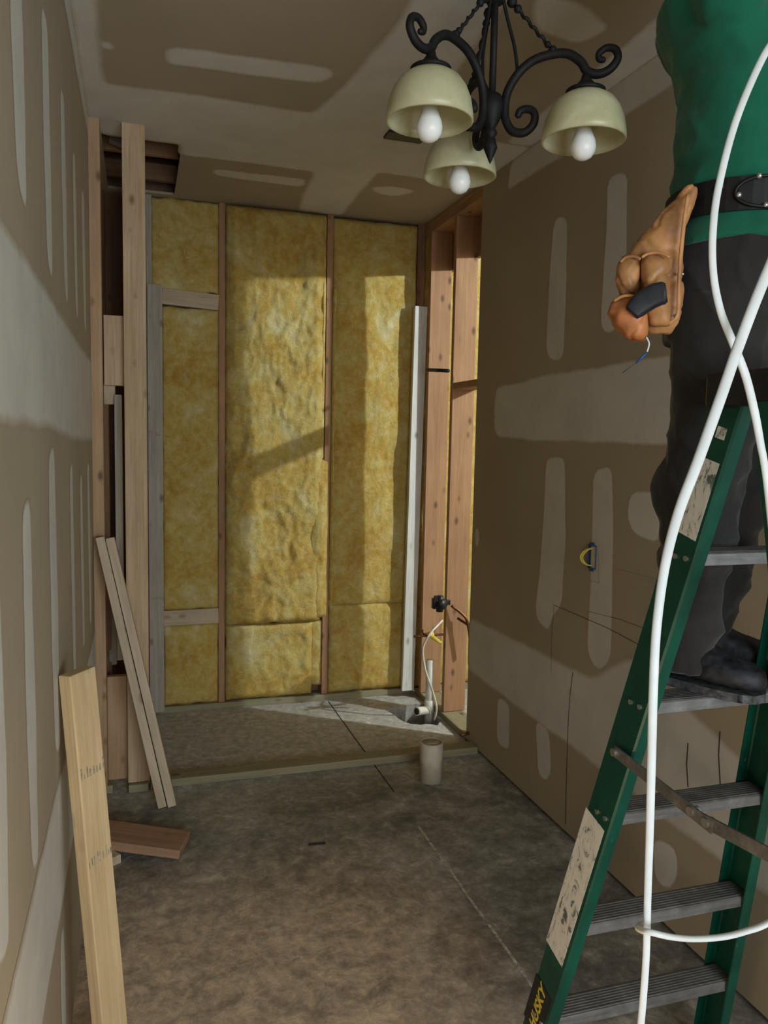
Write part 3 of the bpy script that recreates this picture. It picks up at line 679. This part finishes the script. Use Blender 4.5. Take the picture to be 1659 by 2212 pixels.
for k in range(3):
    a = math.radians(87+120*k); er = Vector((math.cos(a), math.sin(a), 0)); et = Vector((-er.y, er.x, 0))
    P = [er*r+Vector((0, 0, zl(z))) for r, z in arm_rz]
    sp_ = spline(P, 5); n = len(sp_)
    rad = [.0105*(1-.35*max(0, (i/n-.68)/.32)) if i/n > .3 else .0085+.002*(i/n/.3) for i in range(n)]
    bm = bmesh.new(); add_tube(bm, sp_, rad, 10, up=et, rounded=True)
    add_tube(bm, [er*.036+Vector((0, 0, zl(2.49))), er*.01+Vector((0, 0, zl(2.49)))], .007, 8)
    link('arm', frm(bm, 'arm', True), M_IRON, ch)
    c = er*.22+Vector((0, 0, zl(2.4)))
    bm = bmesh.new(); add_lathe(bm, [(0, .150), (.010, .148), (.012, .138), (.022, .126), (.030, .120), (.046, .113), (.047, .106), (.040, .104), (0, .102)], c, 28); link('shade_holder', frm(bm, 'shade_holder', True), M_IRON, ch)
    outer = [(.030, .105), (.050, .101), (.068, .089), (.082, .070), (.092, .045), (.097, .018), (.0985, 0)]
    prof = outer + [(.0965, -.0012)] + [(r-.0045, z-.003) for r, z in reversed(outer)]
    bm = bmesh.new(); add_lathe(bm, prof, c, 56, close=True); link('shade', frm(bm, 'shade', True), M_SHADE, ch)
    bm = bmesh.new(); add_lathe(bm, [(0, -.045), (.010, -.0435), (.020, -.038), (.0275, -.027), (.030, -.014), (.0275, .0), (.021, .016), (.0155, .030), (.0135, .045), (.0135, .06), (0, .06)], c, 28); b_o = link('bulb', frm(bm, 'bulb', True), M_BULB, ch)
    bm = bmesh.new(); add_lathe(bm, [(0, .045), (.0165, .046), (.0175, .104), (0, .104)], c, 20); link('socket', frm(bm, 'socket', True), M_PVC, ch)
    # twisted stay rod from the arm's crest to the top knob, with a ball at each end
    p0, p1 = er*.140+Vector((0, 0, zl(2.612))), er*.022+Vector((0, 0, zl(2.755)))
    st = []
    for i in range(40):
        tt = i/39; st.append(p0+(p1-p0)*tt+et*(.003*math.cos(tt*40))+Vector((0, 0, .003*math.sin(tt*40))))
    bm = bmesh.new(); add_tube(bm, st, .0042, 7)
    for pc, rr in ((p0, .011), (p0+(p1-p0)*.10, .008), (p0+(p1-p0)*.72, .010), (p0+(p1-p0)*.84, .013)): add_lathe(bm, [(0, -rr), (rr*.7, -rr*.7), (rr, 0), (rr*.7, rr*.7), (0, rr)], pc, 10)
    link('stay_rod', frm(bm, 'stay_rod', True), M_IRON, ch)
    tube_obj('vine_rod', [er*.060+Vector((0, 0, zl(2.566))), er*.050+et*.008+Vector((0, 0, zl(2.63))), er*.030+et*.006+Vector((0, 0, zl(2.70))), er*.016+Vector((0, 0, zl(2.755)))], .0042, M_IRON, ch, 8)

# ---------------------------------------------------------------- stepladder
LX0 = 1.21
xo = lambda z: .930+.102*(z-.29)           # outer face of the left front rail
yn = lambda z: 1.565-.235*(z-.29)          # its edge towards the camera
lad = thing('stepladder', (LX0, 1.2, 0), 'green fibreglass stepladder with aluminium steps standing by the right wall', 'ladder')
LO = Vector((LX0, 1.2, 0))
def rail(z0, z1, xf, yf, side, web, flange, th=.005, flip=1):
    """C-section rail: web outward, flanges towards the ladder's middle"""
    prof = [(0, .004), (.004, 0), (flange-.002, 0), (flange, .002), (flange, th), (th+.003, th), (th, th+.003), (th, web-th-.003), (th+.003, web-th), (flange, web-th), (flange, web-.002), (flange-.002, web), (.004, web), (0, web-.004)]
    bm = bmesh.new(); rings = []
    for i in range(9):
        z = z0+(z1-z0)*i/8; ring = []
        for dx, dy in prof:
            x = xf(z)+dx if side < 0 else 2*LX0-xf(z)-dx
            ring.append(bm.verts.new(Vector((x, yf(z)+dy*flip, z))-LO))
        rings.append(ring)
    m = len(prof)
    for a, b in zip(rings, rings[1:]):
        for i in range(m): bm.faces.new((a[i], a[(i+1) % m], b[(i+1) % m], b[i]))
    bm.faces.new(rings[0]); bm.faces.new(rings[-1])
    return link('rail', frm(bm, 'rail'), M_GREEN, lad)
ZT = 1.77
fl = rail(.02, ZT, xo, yn, -1, .094, .032); fr_ = rail(.02, ZT, xo, yn, 1, .094, .032)
xr_ = lambda z: 1.035-.075*(ZT-z)/ZT*1.6+.03; yr_ = lambda z: 1.125-.50*(ZT-z)/ZT
for s in (-1, 1): rail(.02, ZT, xr_, yr_, s, .055, .026)
for s in (-1, 1):
    for xf, yf, wb in ((xo, yn, .094), (xr_, yr_, .055)):
        x = xf(.0) if s < 0 else 2*LX0-xf(.0)-.034
        link('foot', box_mesh('foot', x-.003-LX0, x+.036-LX0, yf(0)-.005-1.2, yf(0)+wb+.005-1.2, 0, .035, .004), M_BLK, lad)
def step(z):
    xa, xb = xo(z)+.006, 2*LX0-xo(z)-.006; y0 = yn(z)+.013; d = .074; h = .026
    bm = bmesh.new()
    prof = [(0, -h), (0, -.003), (.003, 0)]
    nr = 7
    for i in range(nr):
        u = .006+(d-.012)*i/nr; prof += [(u, 0), (u+.002, .0018), (u+.006, .0018), (u+.008, 0)]
    prof += [(d-.003, 0), (d, -.003), (d, -h), (d-.003, -h), (d-.003, -.005), (.003, -.005), (.003, -h)]
    A = [bm.verts.new(Vector((xa, y0+u, z+w))-LO) for u, w in prof]; B = [bm.verts.new(Vector((xb, y0+u, z+w))-LO) for u, w in prof]; m = len(prof)
    for i in range(m): bm.faces.new((A[i], A[(i+1) % m], B[(i+1) % m], B[i]))
    bm.faces.new(A); bm.faces.new(B); return link('step', frm(bm, 'step'), M_ALU, lad)
ZS = [.29, .568, .87, 1.145, 1.475]
for z in ZS:
    step(z)
    for s in (-1, 1):
        x = (xo(z)-.002) if s < 0 else 2*LX0-xo(z)+.002
        for dy in (.025, .058):
            c = Vector((x, yn(z)+dy, z-.012))-LO
            bm = bmesh.new(); add_tube(bm, [c+Vector((.004*s*-1, 0, 0)), c+Vector((.003*s, 0, 0))], .006, 10); link('rivet', frm(bm, 'rivet'), M_STEEL, lad)
link('top_cap', box_mesh('top_cap', -.145, .145, 1.085-1.2, 1.308-1.2, ZT-.006, ZT+.06, .010), M_BLK, lad)
for z in (.45, .95, 1.4):
    x = xr_(z); y = yr_(z)+.03
    link('rear_brace', box_mesh('rear_brace', x+.01-LX0, LX0-x-.01, y-.012-1.2, y+.012-1.2, z-.012, z+.012, .003), M_ALU, lad)
# spreaders: two flat bars with a hinge in the middle
for s in (-1, 1):
    sx = -1 if s < 0 else 1; X = (xo(1.0)-.006) if s < 0 else 2*LX0-xo(1.0)+.006
    a = Vector((X, 1.445, 1.016))-LO; m_ = Vector((X, 1.155, 1.000))-LO; b_ = Vector((X, .965, 1.018))-LO
    def bar(name, p, q):
        d = (q-p).normalized(); sd = Vector((1, 0, 0)); nn = d.cross(sd).normalized()
        bm = bmesh.new(); vs = []
        for pp in (p, q):
            for u, v in ((-.0022, -.0125), (.0022, -.0125), (.0022, .0125), (-.0022, .0125)): vs.append(bm.verts.new(pp+sd*u+nn*v))
        for f in ((0,1,2,3), (4,7,6,5), (0,4,5,1), (1,5,6,2), (2,6,7,3), (3,7,4,0)): bm.faces.new([vs[i] for i in f])
        return link(name, frm(bm, name), M_ALU, lad)
    sp1 = bar('spreader', a, m_+(m_-a).normalized()*.03+Vector((.005*s, 0, 0))); bar('spreader', m_+Vector((-.005, 0, 0)), b_)
    for c in (m_+Vector((0, -.012, 0)), m_+Vector((0, .03, .002)), a+Vector((0, -.006, 0))):
        bm = bmesh.new(); add_tube(bm, [c+Vector((-.010, 0, 0)), c+Vector((.010, 0, 0))], .009, 12); link('hinge_rivet', frm(bm, 'hinge_rivet'), M_STEEL, sp1)
# worn white warning labels and the black maker's label on the near rail's web
def web_label(name, z0, z1, u0, u1, mat, lift=.0008):
    bm = bmesh.new(); vs = []
    for z in (z0, z1):
        for u in (u0, u1):
            for l in (lift, -.0004): vs.append(bm.verts.new(Vector((xo(z)-l, yn(z)+u, z+(u-u0)*.25))-LO))
    for f in ((0,2,6,4), (1,5,7,3), (0,1,3,2), (4,6,7,5), (0,4,5,1), (2,3,7,6)): bm.faces.new([vs[i] for i in f])
    return link(name, frm(bm, name), mat, lad)
web_label('warning_label', .455, .83, .014, .090, M_STICK); web_label('warning_label', 1.50, 1.655, .012, .084, M_STICK); web_label('warning_label', 1.70, 1.722, .020, .045, M_STICK)
ml = web_label('maker_label', .225, .355, .014, .090, M_BLK); tag(ml, 'black label with yellow lettering')
cu = bpy.data.curves.new('lettering', 'FONT'); cu.body = 'HUSKY'; cu.size = .040; cu.extrude = .0004; cu.shear = .25; cu.offset = .0012; cu.align_x = 'CENTER'; cu.align_y = 'CENTER'
to = bpy.data.objects.new('lettering_src', cu); COL.objects.link(to); bpy.context.view_layer.update()
tm = bpy.data.meshes.new_from_object(to.evaluated_get(bpy.context.evaluated_depsgraph_get())); bpy.data.objects.remove(to)
up_ = Vector((xo(1)-xo(0), yn(1)-yn(0), 1)).normalized(); out_ = Vector((-1, 0, 0)); out_ = (out_-up_*out_.dot(up_)).normalized(); ydir = out_.cross(up_)
lt = link('lettering', tm, M_YTAPE, ml); z = .298
mw = Matrix((up_, out_.cross(up_), out_)).transposed().to_4x4(); mw.translation = Vector((xo(z)-.0016, yn(z)+.052, z))-LO; lt.matrix_local = mw

# ---------------------------------------------------------------- person on the ladder
P0 = Vector((1.324, 1.447, 0)); ang = math.radians(-40)
U = Vector((math.cos(ang), math.sin(ang), 0)); N = Vector((U.y, -U.x, 0)); Zv = Vector((0, 0, 1))   # forward, right-hand side, up
FOOT = 1.147
per = thing('person', (P0.x, P0.y, FOOT), 'person in green shirt and dark trousers standing on the green stepladder', 'person')
PO = Vector((P0.x, P0.y, FOOT))
def pp(u, n, z):                                    # z in nominal standing height; the stance sags and leans back a little
    k = max(0, min(1, (z-1.30)/.70)); sag = .058*k*max(0, min(1, (2.62-z)/.30)) if z > 2.32 else .058*k
    lift = .045*max(0, min(1, (z-2.68)/.07))
    return P0+U*(u-.046*k)+N*n+Zv*(z-sag+lift-.015)-PO
def wr(c, nn, amp=.006, f=9):
    q = Vector((c.dot(U)*f, c.dot(N)*f, c.z*f*.8)); return amp*(noise.fractal(q, 1, 2.1, 4))
torso = [(2.05, -.035, .115, .155), (2.12, -.03, .128, .175), (2.20, -.022, .130, .172), (2.28, -.018, .128, .165), (2.36, -.020, .130, .165), (2.44, -.025, .130, .172), (2.52, -.032, .128, .180), (2.58, -.040, .122, .185), (2.63, -.050, .115, .178), (2.665, -.045, .095, .15), (2.69, -.038, .07, .10), (2.705, -.033, .058, .07)]
def torso_loft(bm, grow, z0, z1):
    ss = [(pp(u, 0, z), U, N, a+grow, b+grow, .9) for z, u, a, b in torso if z0 <= z <= z1]; add_loft(bm, ss, 36)
# arms: shoulder, elbow, wrist (u, n, z)
ARMS = {1: [(-.055, .172, 2.61), (-.015, .225, 2.84), (.215, .13, 2.90)], -1: [(-.045, -.172, 2.61), (.03, -.225, 2.83), (.22, -.15, 2.905)]}
def arm_limb(bm, s, grow=0, upto=1.0):
    sh, el, wr_ = [pp(*q) for q in ARMS[s]]
    if upto >= 1: add_tube(bm, [sh, sh.lerp(el, .5), el, el.lerp(wr_, .35), wr_], [.056+grow, .050+grow, .041+grow, .041+grow, .027+grow], 16, rounded=True)
    else: add_tube(bm, [sh, sh.lerp(el, .35), sh.lerp(el, upto)], [.070+grow, .066+grow, .064+grow], 16, rounded=True)
LEGS = {1: [(-.040, .088, 2.07), (-.046, .095, 1.85), (-.085, .10, 1.62), (-.105, .095, 1.42), (-.128, .085, 1.215)], -1: [(-.03, -.088, 2.07), (-.03, -.09, 1.85), (-.02, -.095, 1.62), (-.05, -.095, 1.42), (-.095, -.10, 1.215)]}
# body: one continuous surface from feet to head and fingertips
bm = bmesh.new(); torso_loft(bm, -.014, 2.05, 2.70)
for s in (1, -1):
    add_tube(bm, [pp(*q) for q in LEGS[s]], [.082, .072, .054, .050, .022], 16, rounded=True)
    an = LEGS[s][-1]; add_tube(bm, [pp(an[0]+.0, an[1]-.012, 1.228), pp(an[0]+.05, an[1], 1.222), pp(an[0]+.10, an[1]+.015, 1.212)], [.020, .018, .014], 12, rounded=True)
    arm_limb(bm, s)
    sh, el, w_ = [pp(*q) for q in ARMS[s]]; d = (w_-el).normalized(); side = d.cross(Zv).normalized(); nn = side.cross(d).normalized()
    palm = [(w_, side, nn, .026, .017), (w_+d*.03, side, nn, .036, .015), (w_+d*.06, side, nn, .041, .014), (w_+d*.085, side, nn, .040, .012)]
    add_loft(bm, palm, 16)
    for k, (off, ln) in enumerate(((-.030, .058), (-.010, .072), (.010, .078), (.030, .068))):
        b0 = w_+d*.078+side*off; add_tube(bm, [b0, b0+d*ln*.45-nn*.004, b0+d*ln*.78-nn*.016, b0+d*ln*.95-nn*.028], [.0092, .0088, .0082, .0072], 8, rounded=True)
    ts = s if side.dot(N) > 0 else -s
    b0 = w_+d*.022-side*ts*.026; add_tube(bm, [b0, b0+d*.028-side*ts*.022-nn*.006, b0+d*.055-side*ts*.026-nn*.014], [.012, .0105, .0085], 8, rounded=True)
HZ = 2.835; hu = .01
add_tube(bm, [pp(-.035, 0, 2.64), pp(-.015, 0, 2.71), pp(hu-.01, 0, 2.77)], [.062, .056, .054], 18, rounded=True)
hs = [(2.745, .028, .040, .034), (2.755, .030, .062, .050), (2.78, .022, .080, .062), (2.81, .012, .090, .070), (2.85, .004, .096, .075), (2.89, -.002, .094, .074), (2.92, -.006, .082, .066), (2.945, -.008, .058, .048), (2.956, -.008, .026, .022)]
add_loft(bm, [(pp(hu+u, 0, z), U, N, a, b) for z, u, a, b in hs], 28)
add_tube(bm, [pp(hu+.098, 0, 2.868), pp(hu+.112, 0, 2.842), pp(hu+.120, 0, 2.822), pp(hu+.104, 0, 2.812)], [.008, .011, .014, .010], 10, rounded=True)      # nose
add_tube(bm, [pp(hu+.098, -.024, 2.786), pp(hu+.106, 0, 2.789), pp(hu+.098, .024, 2.786)], [.006, .009, .006], 8, rounded=True)       # lips
add_tube(bm, [pp(hu+.092, -.022, 2.777), pp(hu+.101, 0, 2.776), pp(hu+.092, .022, 2.777)], [.006, .009, .006], 8, rounded=True)
for s in (1, -1):
    add_tube(bm, [pp(hu-.005, s*.076, 2.872), pp(hu-.018, s*.084, 2.85), pp(hu-.008, s*.080, 2.818)], [.011, .016, .009], 8, oval=.6, rounded=True)     # ears
    add_tube(bm, [pp(hu+.092, s*.014, 2.876), pp(hu+.090, s*.046, 2.872)], [.008, .007], 8, rounded=True)                                              # brow
body = remeshed('body', bm, M_SKIN, per, .0045, 3)
M_EYE = plain('eye', (.75, .73, .7), .25); M_PUP = plain('iris', (.05, .03, .02), .2)
for s in (1, -1):
    c = pp(hu+.0855, s*.031, 2.852); bm = bmesh.new(); add_lathe(bm, [(.0115*math.sin(math.pi*i/8), .0115*-math.cos(math.pi*i/8)) for i in range(9)], c, 14); e = link('eye', frm(bm, 'eye', True), M_EYE, body)
    c = c+U*.0085; bm = bmesh.new(); add_lathe(bm, [(.005*math.sin(math.pi*i/6), .005*-math.cos(math.pi*i/6)) for i in range(7)], c, 10); link('iris', frm(bm, 'iris', True), M_PUP, body)
bm = bmesh.new(); add_loft(bm, [(pp(hu-.028+u*.6, 0, z), U, N, a*.94+.006, b+.008) for z, u, a, b in hs if z >= 2.80]+[(pp(hu-.02, 0, 2.968), U, N, .012, .01)], 28)
remeshed('hair', bm, M_HAIR, per, .006, 4, lambda c, n: .004*noise.noise(c*60))
# trousers
bm = bmesh.new(); add_loft(bm, [(pp(u, 0, z), U, N, a+.010, b+.006, .85) for z, u, a, b in ((1.99, -.045, .105, .165), (2.05, -.035, .118, .168), (2.12, -.03, .128, .174), (2.20, -.022, .127, .168))], 36)
for s in (1, -1): add_tube(bm, [pp(*q) for q in LEGS[s]], [.104, .096, .082, .074, .068], 20, oval=.95)
# knee bulge and break over the shoe
add_tube(bm, [pp(-.125, .10, 1.665), pp(-.128, .10, 1.60)], [.056, .053], 14, rounded=True)
def trous_disp(c, n):
    w = c+PO; lowr = max(0, min(1, (1.75-w.z)/.4))
    fo = 1-abs(noise.noise(Vector((c.dot(U)*10+c.z*5, c.dot(N)*10, c.z*7))))*2
    return wr(c, n, .008, 8) + .006*lowr*math.sin(w.z*58+6*noise.noise(c*7)) + .007*max(0, fo)**3
remeshed('trousers', bm, M_TROUS, per, .007, 5, trous_disp)
# shirt, hem hanging out below the belt
bm = bmesh.new(); torso_loft(bm, .007, 2.36, 2.70)
bm.free(); bm = bmesh.new()
add_loft(bm, [(pp(u, 0, z), U, N, a, b, .9) for z, u, a, b in ((2.185, -.024, .144, .186), (2.20, -.022, .143, .184), (2.235, -.020, .136, .174), (2.27, -.018, .134, .170), (2.31, -.020, .141, .177), (2.38, -.018, .138, .178), (2.46, -.016, .132, .184), (2.53, -.030, .134, .192), (2.585, -.052, .144, .198), (2.63, -.066, .146, .196), (2.665, -.050, .122, .180), (2.69, -.042, .095, .135), (2.705, -.036, .074, .085))], 40)
for s in (1, -1): arm_limb(bm, s, .010, .72)
def shirt_disp(c, n):
    w = c+PO; return wr(c, n, .007, 6)+.006*noise.noise(Vector((c.x*9+c.z*6, c.y*9, c.z*20)))+.006*max(0, 1-4*abs(noise.noise(Vector((c.x*7+c.z*7, c.y*7, c.z*9+2)))))
remeshed('shirt', bm, M_SHIRT, per, .008, 4, shirt_disp)
# belt with an oval back plate, studs
bm = bmesh.new(); prof = [(2.234, 0), (2.234, .006), (2.300, .006), (2.300, 0)]; rings = []
for i in range(48):
    a = 2*math.pi*i/48; ring = []
    for z, g in prof: ring.append(bm.verts.new(pp(-.019, 0, z)+U*((.146+g)*math.copysign(abs(math.cos(a))**.9, math.cos(a)))+N*((.183+g)*math.copysign(abs(math.sin(a))**.9, math.sin(a)))))
    rings.append(ring)
for i in range(48):
    a, b = rings[i], rings[(i+1) % 48]
    for j in range(4): bm.faces.new((a[j], a[(j+1) % 4], b[(j+1) % 4], b[j]))
belt = link('belt', frm(bm, 'belt'), M_BELT, per)
def on_belt(u, z, lift):
    cu_ = max(-.999, min(.999, (u+.019)/.152)); return pp(u, .189*abs(1-abs(cu_)**(2/.9))**(.45)+lift, z)
bm = bmesh.new(); rr = []
for i in range(33):
    a = 2*math.pi*i/32; rr.append(on_belt(.035+.062*math.cos(a), 2.267+.030*math.sin(a), .004))
add_tube(bm, rr, .0035, 6, caps=False); tag(link('belt_pad', frm(bm, 'belt_pad', True), M_BELT, belt), 'oval stitched pad on the black belt')
for u, z in ((.015, 2.296), (.085, 2.270), (-.02, 2.262), (.03, 2.240), (-.055, 2.283)):
    bm = bmesh.new(); add_lathe(bm, [(0, -.006), (.005, -.004), (.006, 0), (.005, .004), (0, .006)], on_belt(u, z, .004), 10); link('belt_stud', frm(bm, 'belt_stud', True), M_STEEL, belt)
# shoes
for s in (1, -1):
    an = LEGS[s][-1]; yaw = math.radians(20 if s > 0 else 8); fu = (U*math.cos(yaw)+N*math.sin(yaw)); fn = (N*math.cos(yaw)-U*math.sin(yaw)); o0 = P0+U*an[0]+N*(an[1]-.012)+Zv*FOOT-PO
    S = lambda u, n, z: o0+fu*u*.93+fn*n*.95+Zv*z*.95
    bm = bmesh.new()
    secs = [(-.082, .034, .024, .026), (-.072, .046, .035, .046), (-.035, .060, .041, .060), (.02, .056, .044, .055), (.06, .046, .048, .044), (.10, .037, .052, .035), (.14, .032, .053, .030), (.172, .028, .045, .026), (.19, .024, .030, .019), (.197, .020, .014, .010)]
    add_loft(bm, [(S(u, 0, z+.022), fn, Zv, a, b, .85) for u, z, a, b in secs], 24)
    add_tube(bm, [S(-.028, 0, .05), S(-.030, 0, .135)], [.052, .050], 18)
    sh = remeshed('shoe', bm, M_SHOE, per, .004, 4, lambda c, n: .0018*noise.fractal(c*40, 1, 2, 3))
    bm = bmesh.new(); out = []
    prof = [(-.086, .0), (-.078, .030), (-.04, .040), (.02, .042), (.07, .050), (.12, .054), (.165, .048), (.19, .032), (.200, .0)]
    ol = [(u, w) for u, w in prof]+[(u, -w) for u, w in reversed(prof[1:-1])]
    A = [bm.verts.new(S(u, w, .0)) for u, w in ol]; B = [bm.verts.new(S(u*1.0, w*1.02, .020)) for u, w in ol]; m = len(ol)
    for i in range(m): bm.faces.new((A[i], A[(i+1) % m], B[(i+1) % m], B[i]))
    bm.faces.new(A); bm.faces.new(B); so = link('sole', frm(bm, 'sole'), M_SOLE, sh)
    for k in range(4):
        u = .035+.022*k; z = .128-.018*k; bm = bmesh.new(); add_tube(bm, [S(u, -.030, z-.020), S(u+.004, -.014, z-.004), S(u+.006, 0, z), S(u+.004, .014, z-.004), S(u, .030, z-.020)], .0032, 6); link('lace', frm(bm, 'lace', True), M_TROUS, sh)

# tool pouch hanging from the belt on the right hip, built in the plane of the hip
PP = (P0+N*.205, N)
def hp(px, py, lift=0): return at(px, py, plane=(P0+N*(.20+lift), N))
pc = hp(1490, 410); po = thing('tool_pouch', pc, 'tan leather tool pouch with pockets hanging from the black belt', 'tool pouch')
def pouch_loft(name, secs, mat, lift, seg=24, voxel=.005, sm=4, crease=.0035):
    bm = bmesh.new(); ss = []
    for xl, xr, y, dep in secs:
        a, b = hp(xl, y, lift), hp(xr, y, lift); ss.append(((a+b)/2-pc, (b-a).normalized(), N, (b-a).length/2, dep, .8))
    add_loft(bm, ss, seg); return remeshed(name, bm, mat, po, voxel, sm, lambda c, n: crease*(noise.fractal(c*24, 1, 2, 3)-1.2*max(0, 1-7*abs(noise.noise(c*17+Vector((3, 1, 7)))))))
pouch_loft('back_panel', [(1484, 1508, 398, .008), (1463, 1505, 420, .012), (1440, 1500, 445, .016), (1405, 1485, 485, .022), (1372, 1478, 525, .028), (1345, 1476, 570, .032), (1338, 1476, 620, .034), (1345, 1474, 670, .032), (1365, 1468, 700, .026), (1400, 1450, 722, .014)], M_LEATH, -.01)
pouch_loft('pocket', [(1388, 1440, 545, .018), (1384, 1446, 575, .040), (1384, 1448, 620, .046), (1390, 1450, 665, .040), (1398, 1448, 705, .020)], M_LEATH, .025)
pouch_loft('pocket', [(1345, 1384, 552, .020), (1333, 1386, 580, .042), (1331, 1385, 610, .046), (1338, 1382, 640, .034), (1350, 1376, 655, .012)], M_LEATH, .025)
pouch_loft('pocket', [(1338, 1376, 636, .012), (1318, 1392, 655, .034), (1312, 1400, 680, .042), (1325, 1402, 705, .038), (1345, 1400, 728, .028), (1362, 1388, 740, .012)], M_LEATH2, .05)
bm = bmesh.new(); add_tube(bm, spline([hp(x, y, .03)-pc for x, y in ((1487, 420), (1478, 480), (1470, 560), (1467, 620), (1464, 680), (1445, 700))], 6), .005, 8, oval=.6); link('edge_binding', frm(bm, 'edge_binding', True), M_LEATH, po)
for x, y in ((1458, 682), (1474, 592)):
    bm = bmesh.new(); add_lathe(bm, [(0, -.004), (.003, -.002), (.004, 0), (.003, .002), (0, .004)], hp(x, y, .022)-pc, 10); link('rivet', frm(bm, 'rivet', True), M_STEEL, po)
for pts_ in (((1386, 556), (1400, 548), (1425, 546), (1446, 556)), ((1340, 566), (1352, 556), (1370, 554), (1384, 560)), ((1326, 650), (1345, 640), (1368, 640), (1388, 652))):
    lf = .062 if pts_[0][0] > 1330 else .080
    bm = bmesh.new(); add_tube(bm, spline([hp(x, y, lf)-pc for x, y in pts_], 5), .0032, 8); link('pocket_rim', frm(bm, 'pocket_rim', True), M_LEATH, po)
# black tool handle in the pouch
h0 = hp(1400, 650, .085); t = thing('hand_tool', h0, 'black hand tool grip sticking out of the tan tool pouch', 'tool')
bm = bmesh.new(); ss = []
for x, y, w in ((1444, 622, .018), (1438, 630, .024), (1415, 638, .026), (1390, 652, .028), (1368, 670, .026), (1360, 682, .018)):
    c = hp(x, y, .085)-h0; ss.append(c)
pts, fr2 = frames(ss, N); 
gp, gf = frames(spline([hp(x, y, .085)-h0 for x, y in ((1440, 632), (1415, 638), (1388, 654), (1364, 678))], 5), N)
add_loft(bm, [(c, X, Y, .016, hw, .55) for (c, (t_, X, Y)), hw in zip(zip(gp, gf), [.019, .021, .022, .022, .023, .023, .023, .023, .023, .023, .022, .022, .021, .020, .018, .017])], 20)
bmesh.ops.bevel(bm, geom=[e for e in bm.edges if len(e.link_faces) == 2 and max(len(f.verts) for f in e.link_faces) > 4], offset=.004, segments=2, affect='EDGES')
link('grip', frm(bm, 'grip', True), plain('dark_rubber', (.018, .019, .026), .5, var=.3), t)
cd0 = hp(1398, 725, .06); o = thing('marker_cord', cd0, 'thin white cord with a blue tip dangling under the tool pouch', 'cord')
tube_obj('cord', [hp(1396, 728, .06)-cd0, hp(1402, 742, .06)-cd0, hp(1398, 760, .06)-cd0], .0018, M_CABLE, o, 6); tube_obj('blue_tip', [hp(1397, 762, .06)-cd0, hp(1374, 784, .06)-cd0], .0024, M_BLUE, o, 8); tube_obj('cord_end', [hp(1374, 784, .06)-cd0, hp(1345, 805, .06)-cd0], .001, M_PENCIL, o, 6)

# ---------------------------------------------------------------- white cables hanging in front of the ladder
def cable(name, pts, w, label, oval=.55, upv=None, to_ceiling=False):
    P = [at(x, y, d=d) for x, y, d in pts]
    if to_ceiling:                                   # run on up to the ceiling
        a = P[0]; P = [Vector((a.x+.10, a.y-.02, ZC-.002)), Vector((a.x+.07, a.y-.01, (a.z+ZC)/2+.1))]+P
        if hasattr(w, '__len__'): w = [w[0]]*2+list(w)
    a = P[-1]; d_ = (P[-1]-P[-2]).normalized()       # and on down to the slab, where it lies slack
    P += [Vector((a.x+d_.x*.05, a.y+d_.y*.05, a.z*.5)), Vector((a.x+d_.x*.07, a.y+d_.y*.07-.02, .04)), Vector((a.x+.10, a.y-.12, .006)), Vector((a.x+.28, a.y-.22, .006))]
    if hasattr(w, '__len__'): w = list(w)+[w[-1]]*4
    bm = bmesh.new(); sp_ = spline(P, 10)
    if hasattr(w, '__len__'): r_ = [v/2 for v in np.interp(np.arange(len(sp_))/10, np.arange(len(P)), w)]
    else: r_ = w/2
    add_tube(bm, sp_, r_, 12, oval=oval, up=upv or _r); o = link(name, frm(bm, name, True), M_CABLE); return tag(o, label, 'cable')
cable('electrical_cable', [(1900, 100, 1.02), (1760, 360, .98), (1659, 585, .94), (1600, 735, .92), (1560, 850, .90), (1510, 990, .88), (1465, 1110, .86), (1436, 1225, .84), (1418, 1360, .83), (1411, 1500, .82), (1408, 1620, .82), (1404, 1780, .82), (1399, 1940, .82), (1396, 2060, .82), (1390, 2150, .82), (1383, 2230, .82), (1370, 2400, .82)], [.0135]*4+[.0132, .0128, .0120, .0110, .0104, .0102, .0098, .0090, .0082, .0080, .0080, .0080, .0080],
      'white cable hanging nearly straight down in front of the ladder', to_ceiling=True)
cable('electrical_cable', [(1800, -150, 1.06), (1700, 40, 1.02), (1645, 130, 1.0), (1590, 260, .98), (1553, 400, .96), (1540, 500, .95), (1541, 590, .95), (1556, 670, .95), (1583, 740, .955), (1610, 810, .96), (1630, 890, .96), (1643, 960, .96), (1655, 1030, .96), (1690, 1300, .96), (1760, 1500, .96)], [.0095]*7+[.0100, .0106, .0110, .0108, .0100, .0095, .0095, .0095],
      'white cable looping in an arc across the person in green', to_ceiling=True)
cable('electrical_cable', [(1392, 1996, .836), (1379, 2004, .822), (1390, 2011, .806), (1405, 2014, .80), (1450, 2024, .80), (1500, 2028, .80), (1560, 2024, .80), (1610, 2012, .80), (1660, 1993, .80), (1760, 1930, .80), (1900, 1800, .82)], .0078,
      'thin white cable crossing in front near the ladder foot', oval=.8)
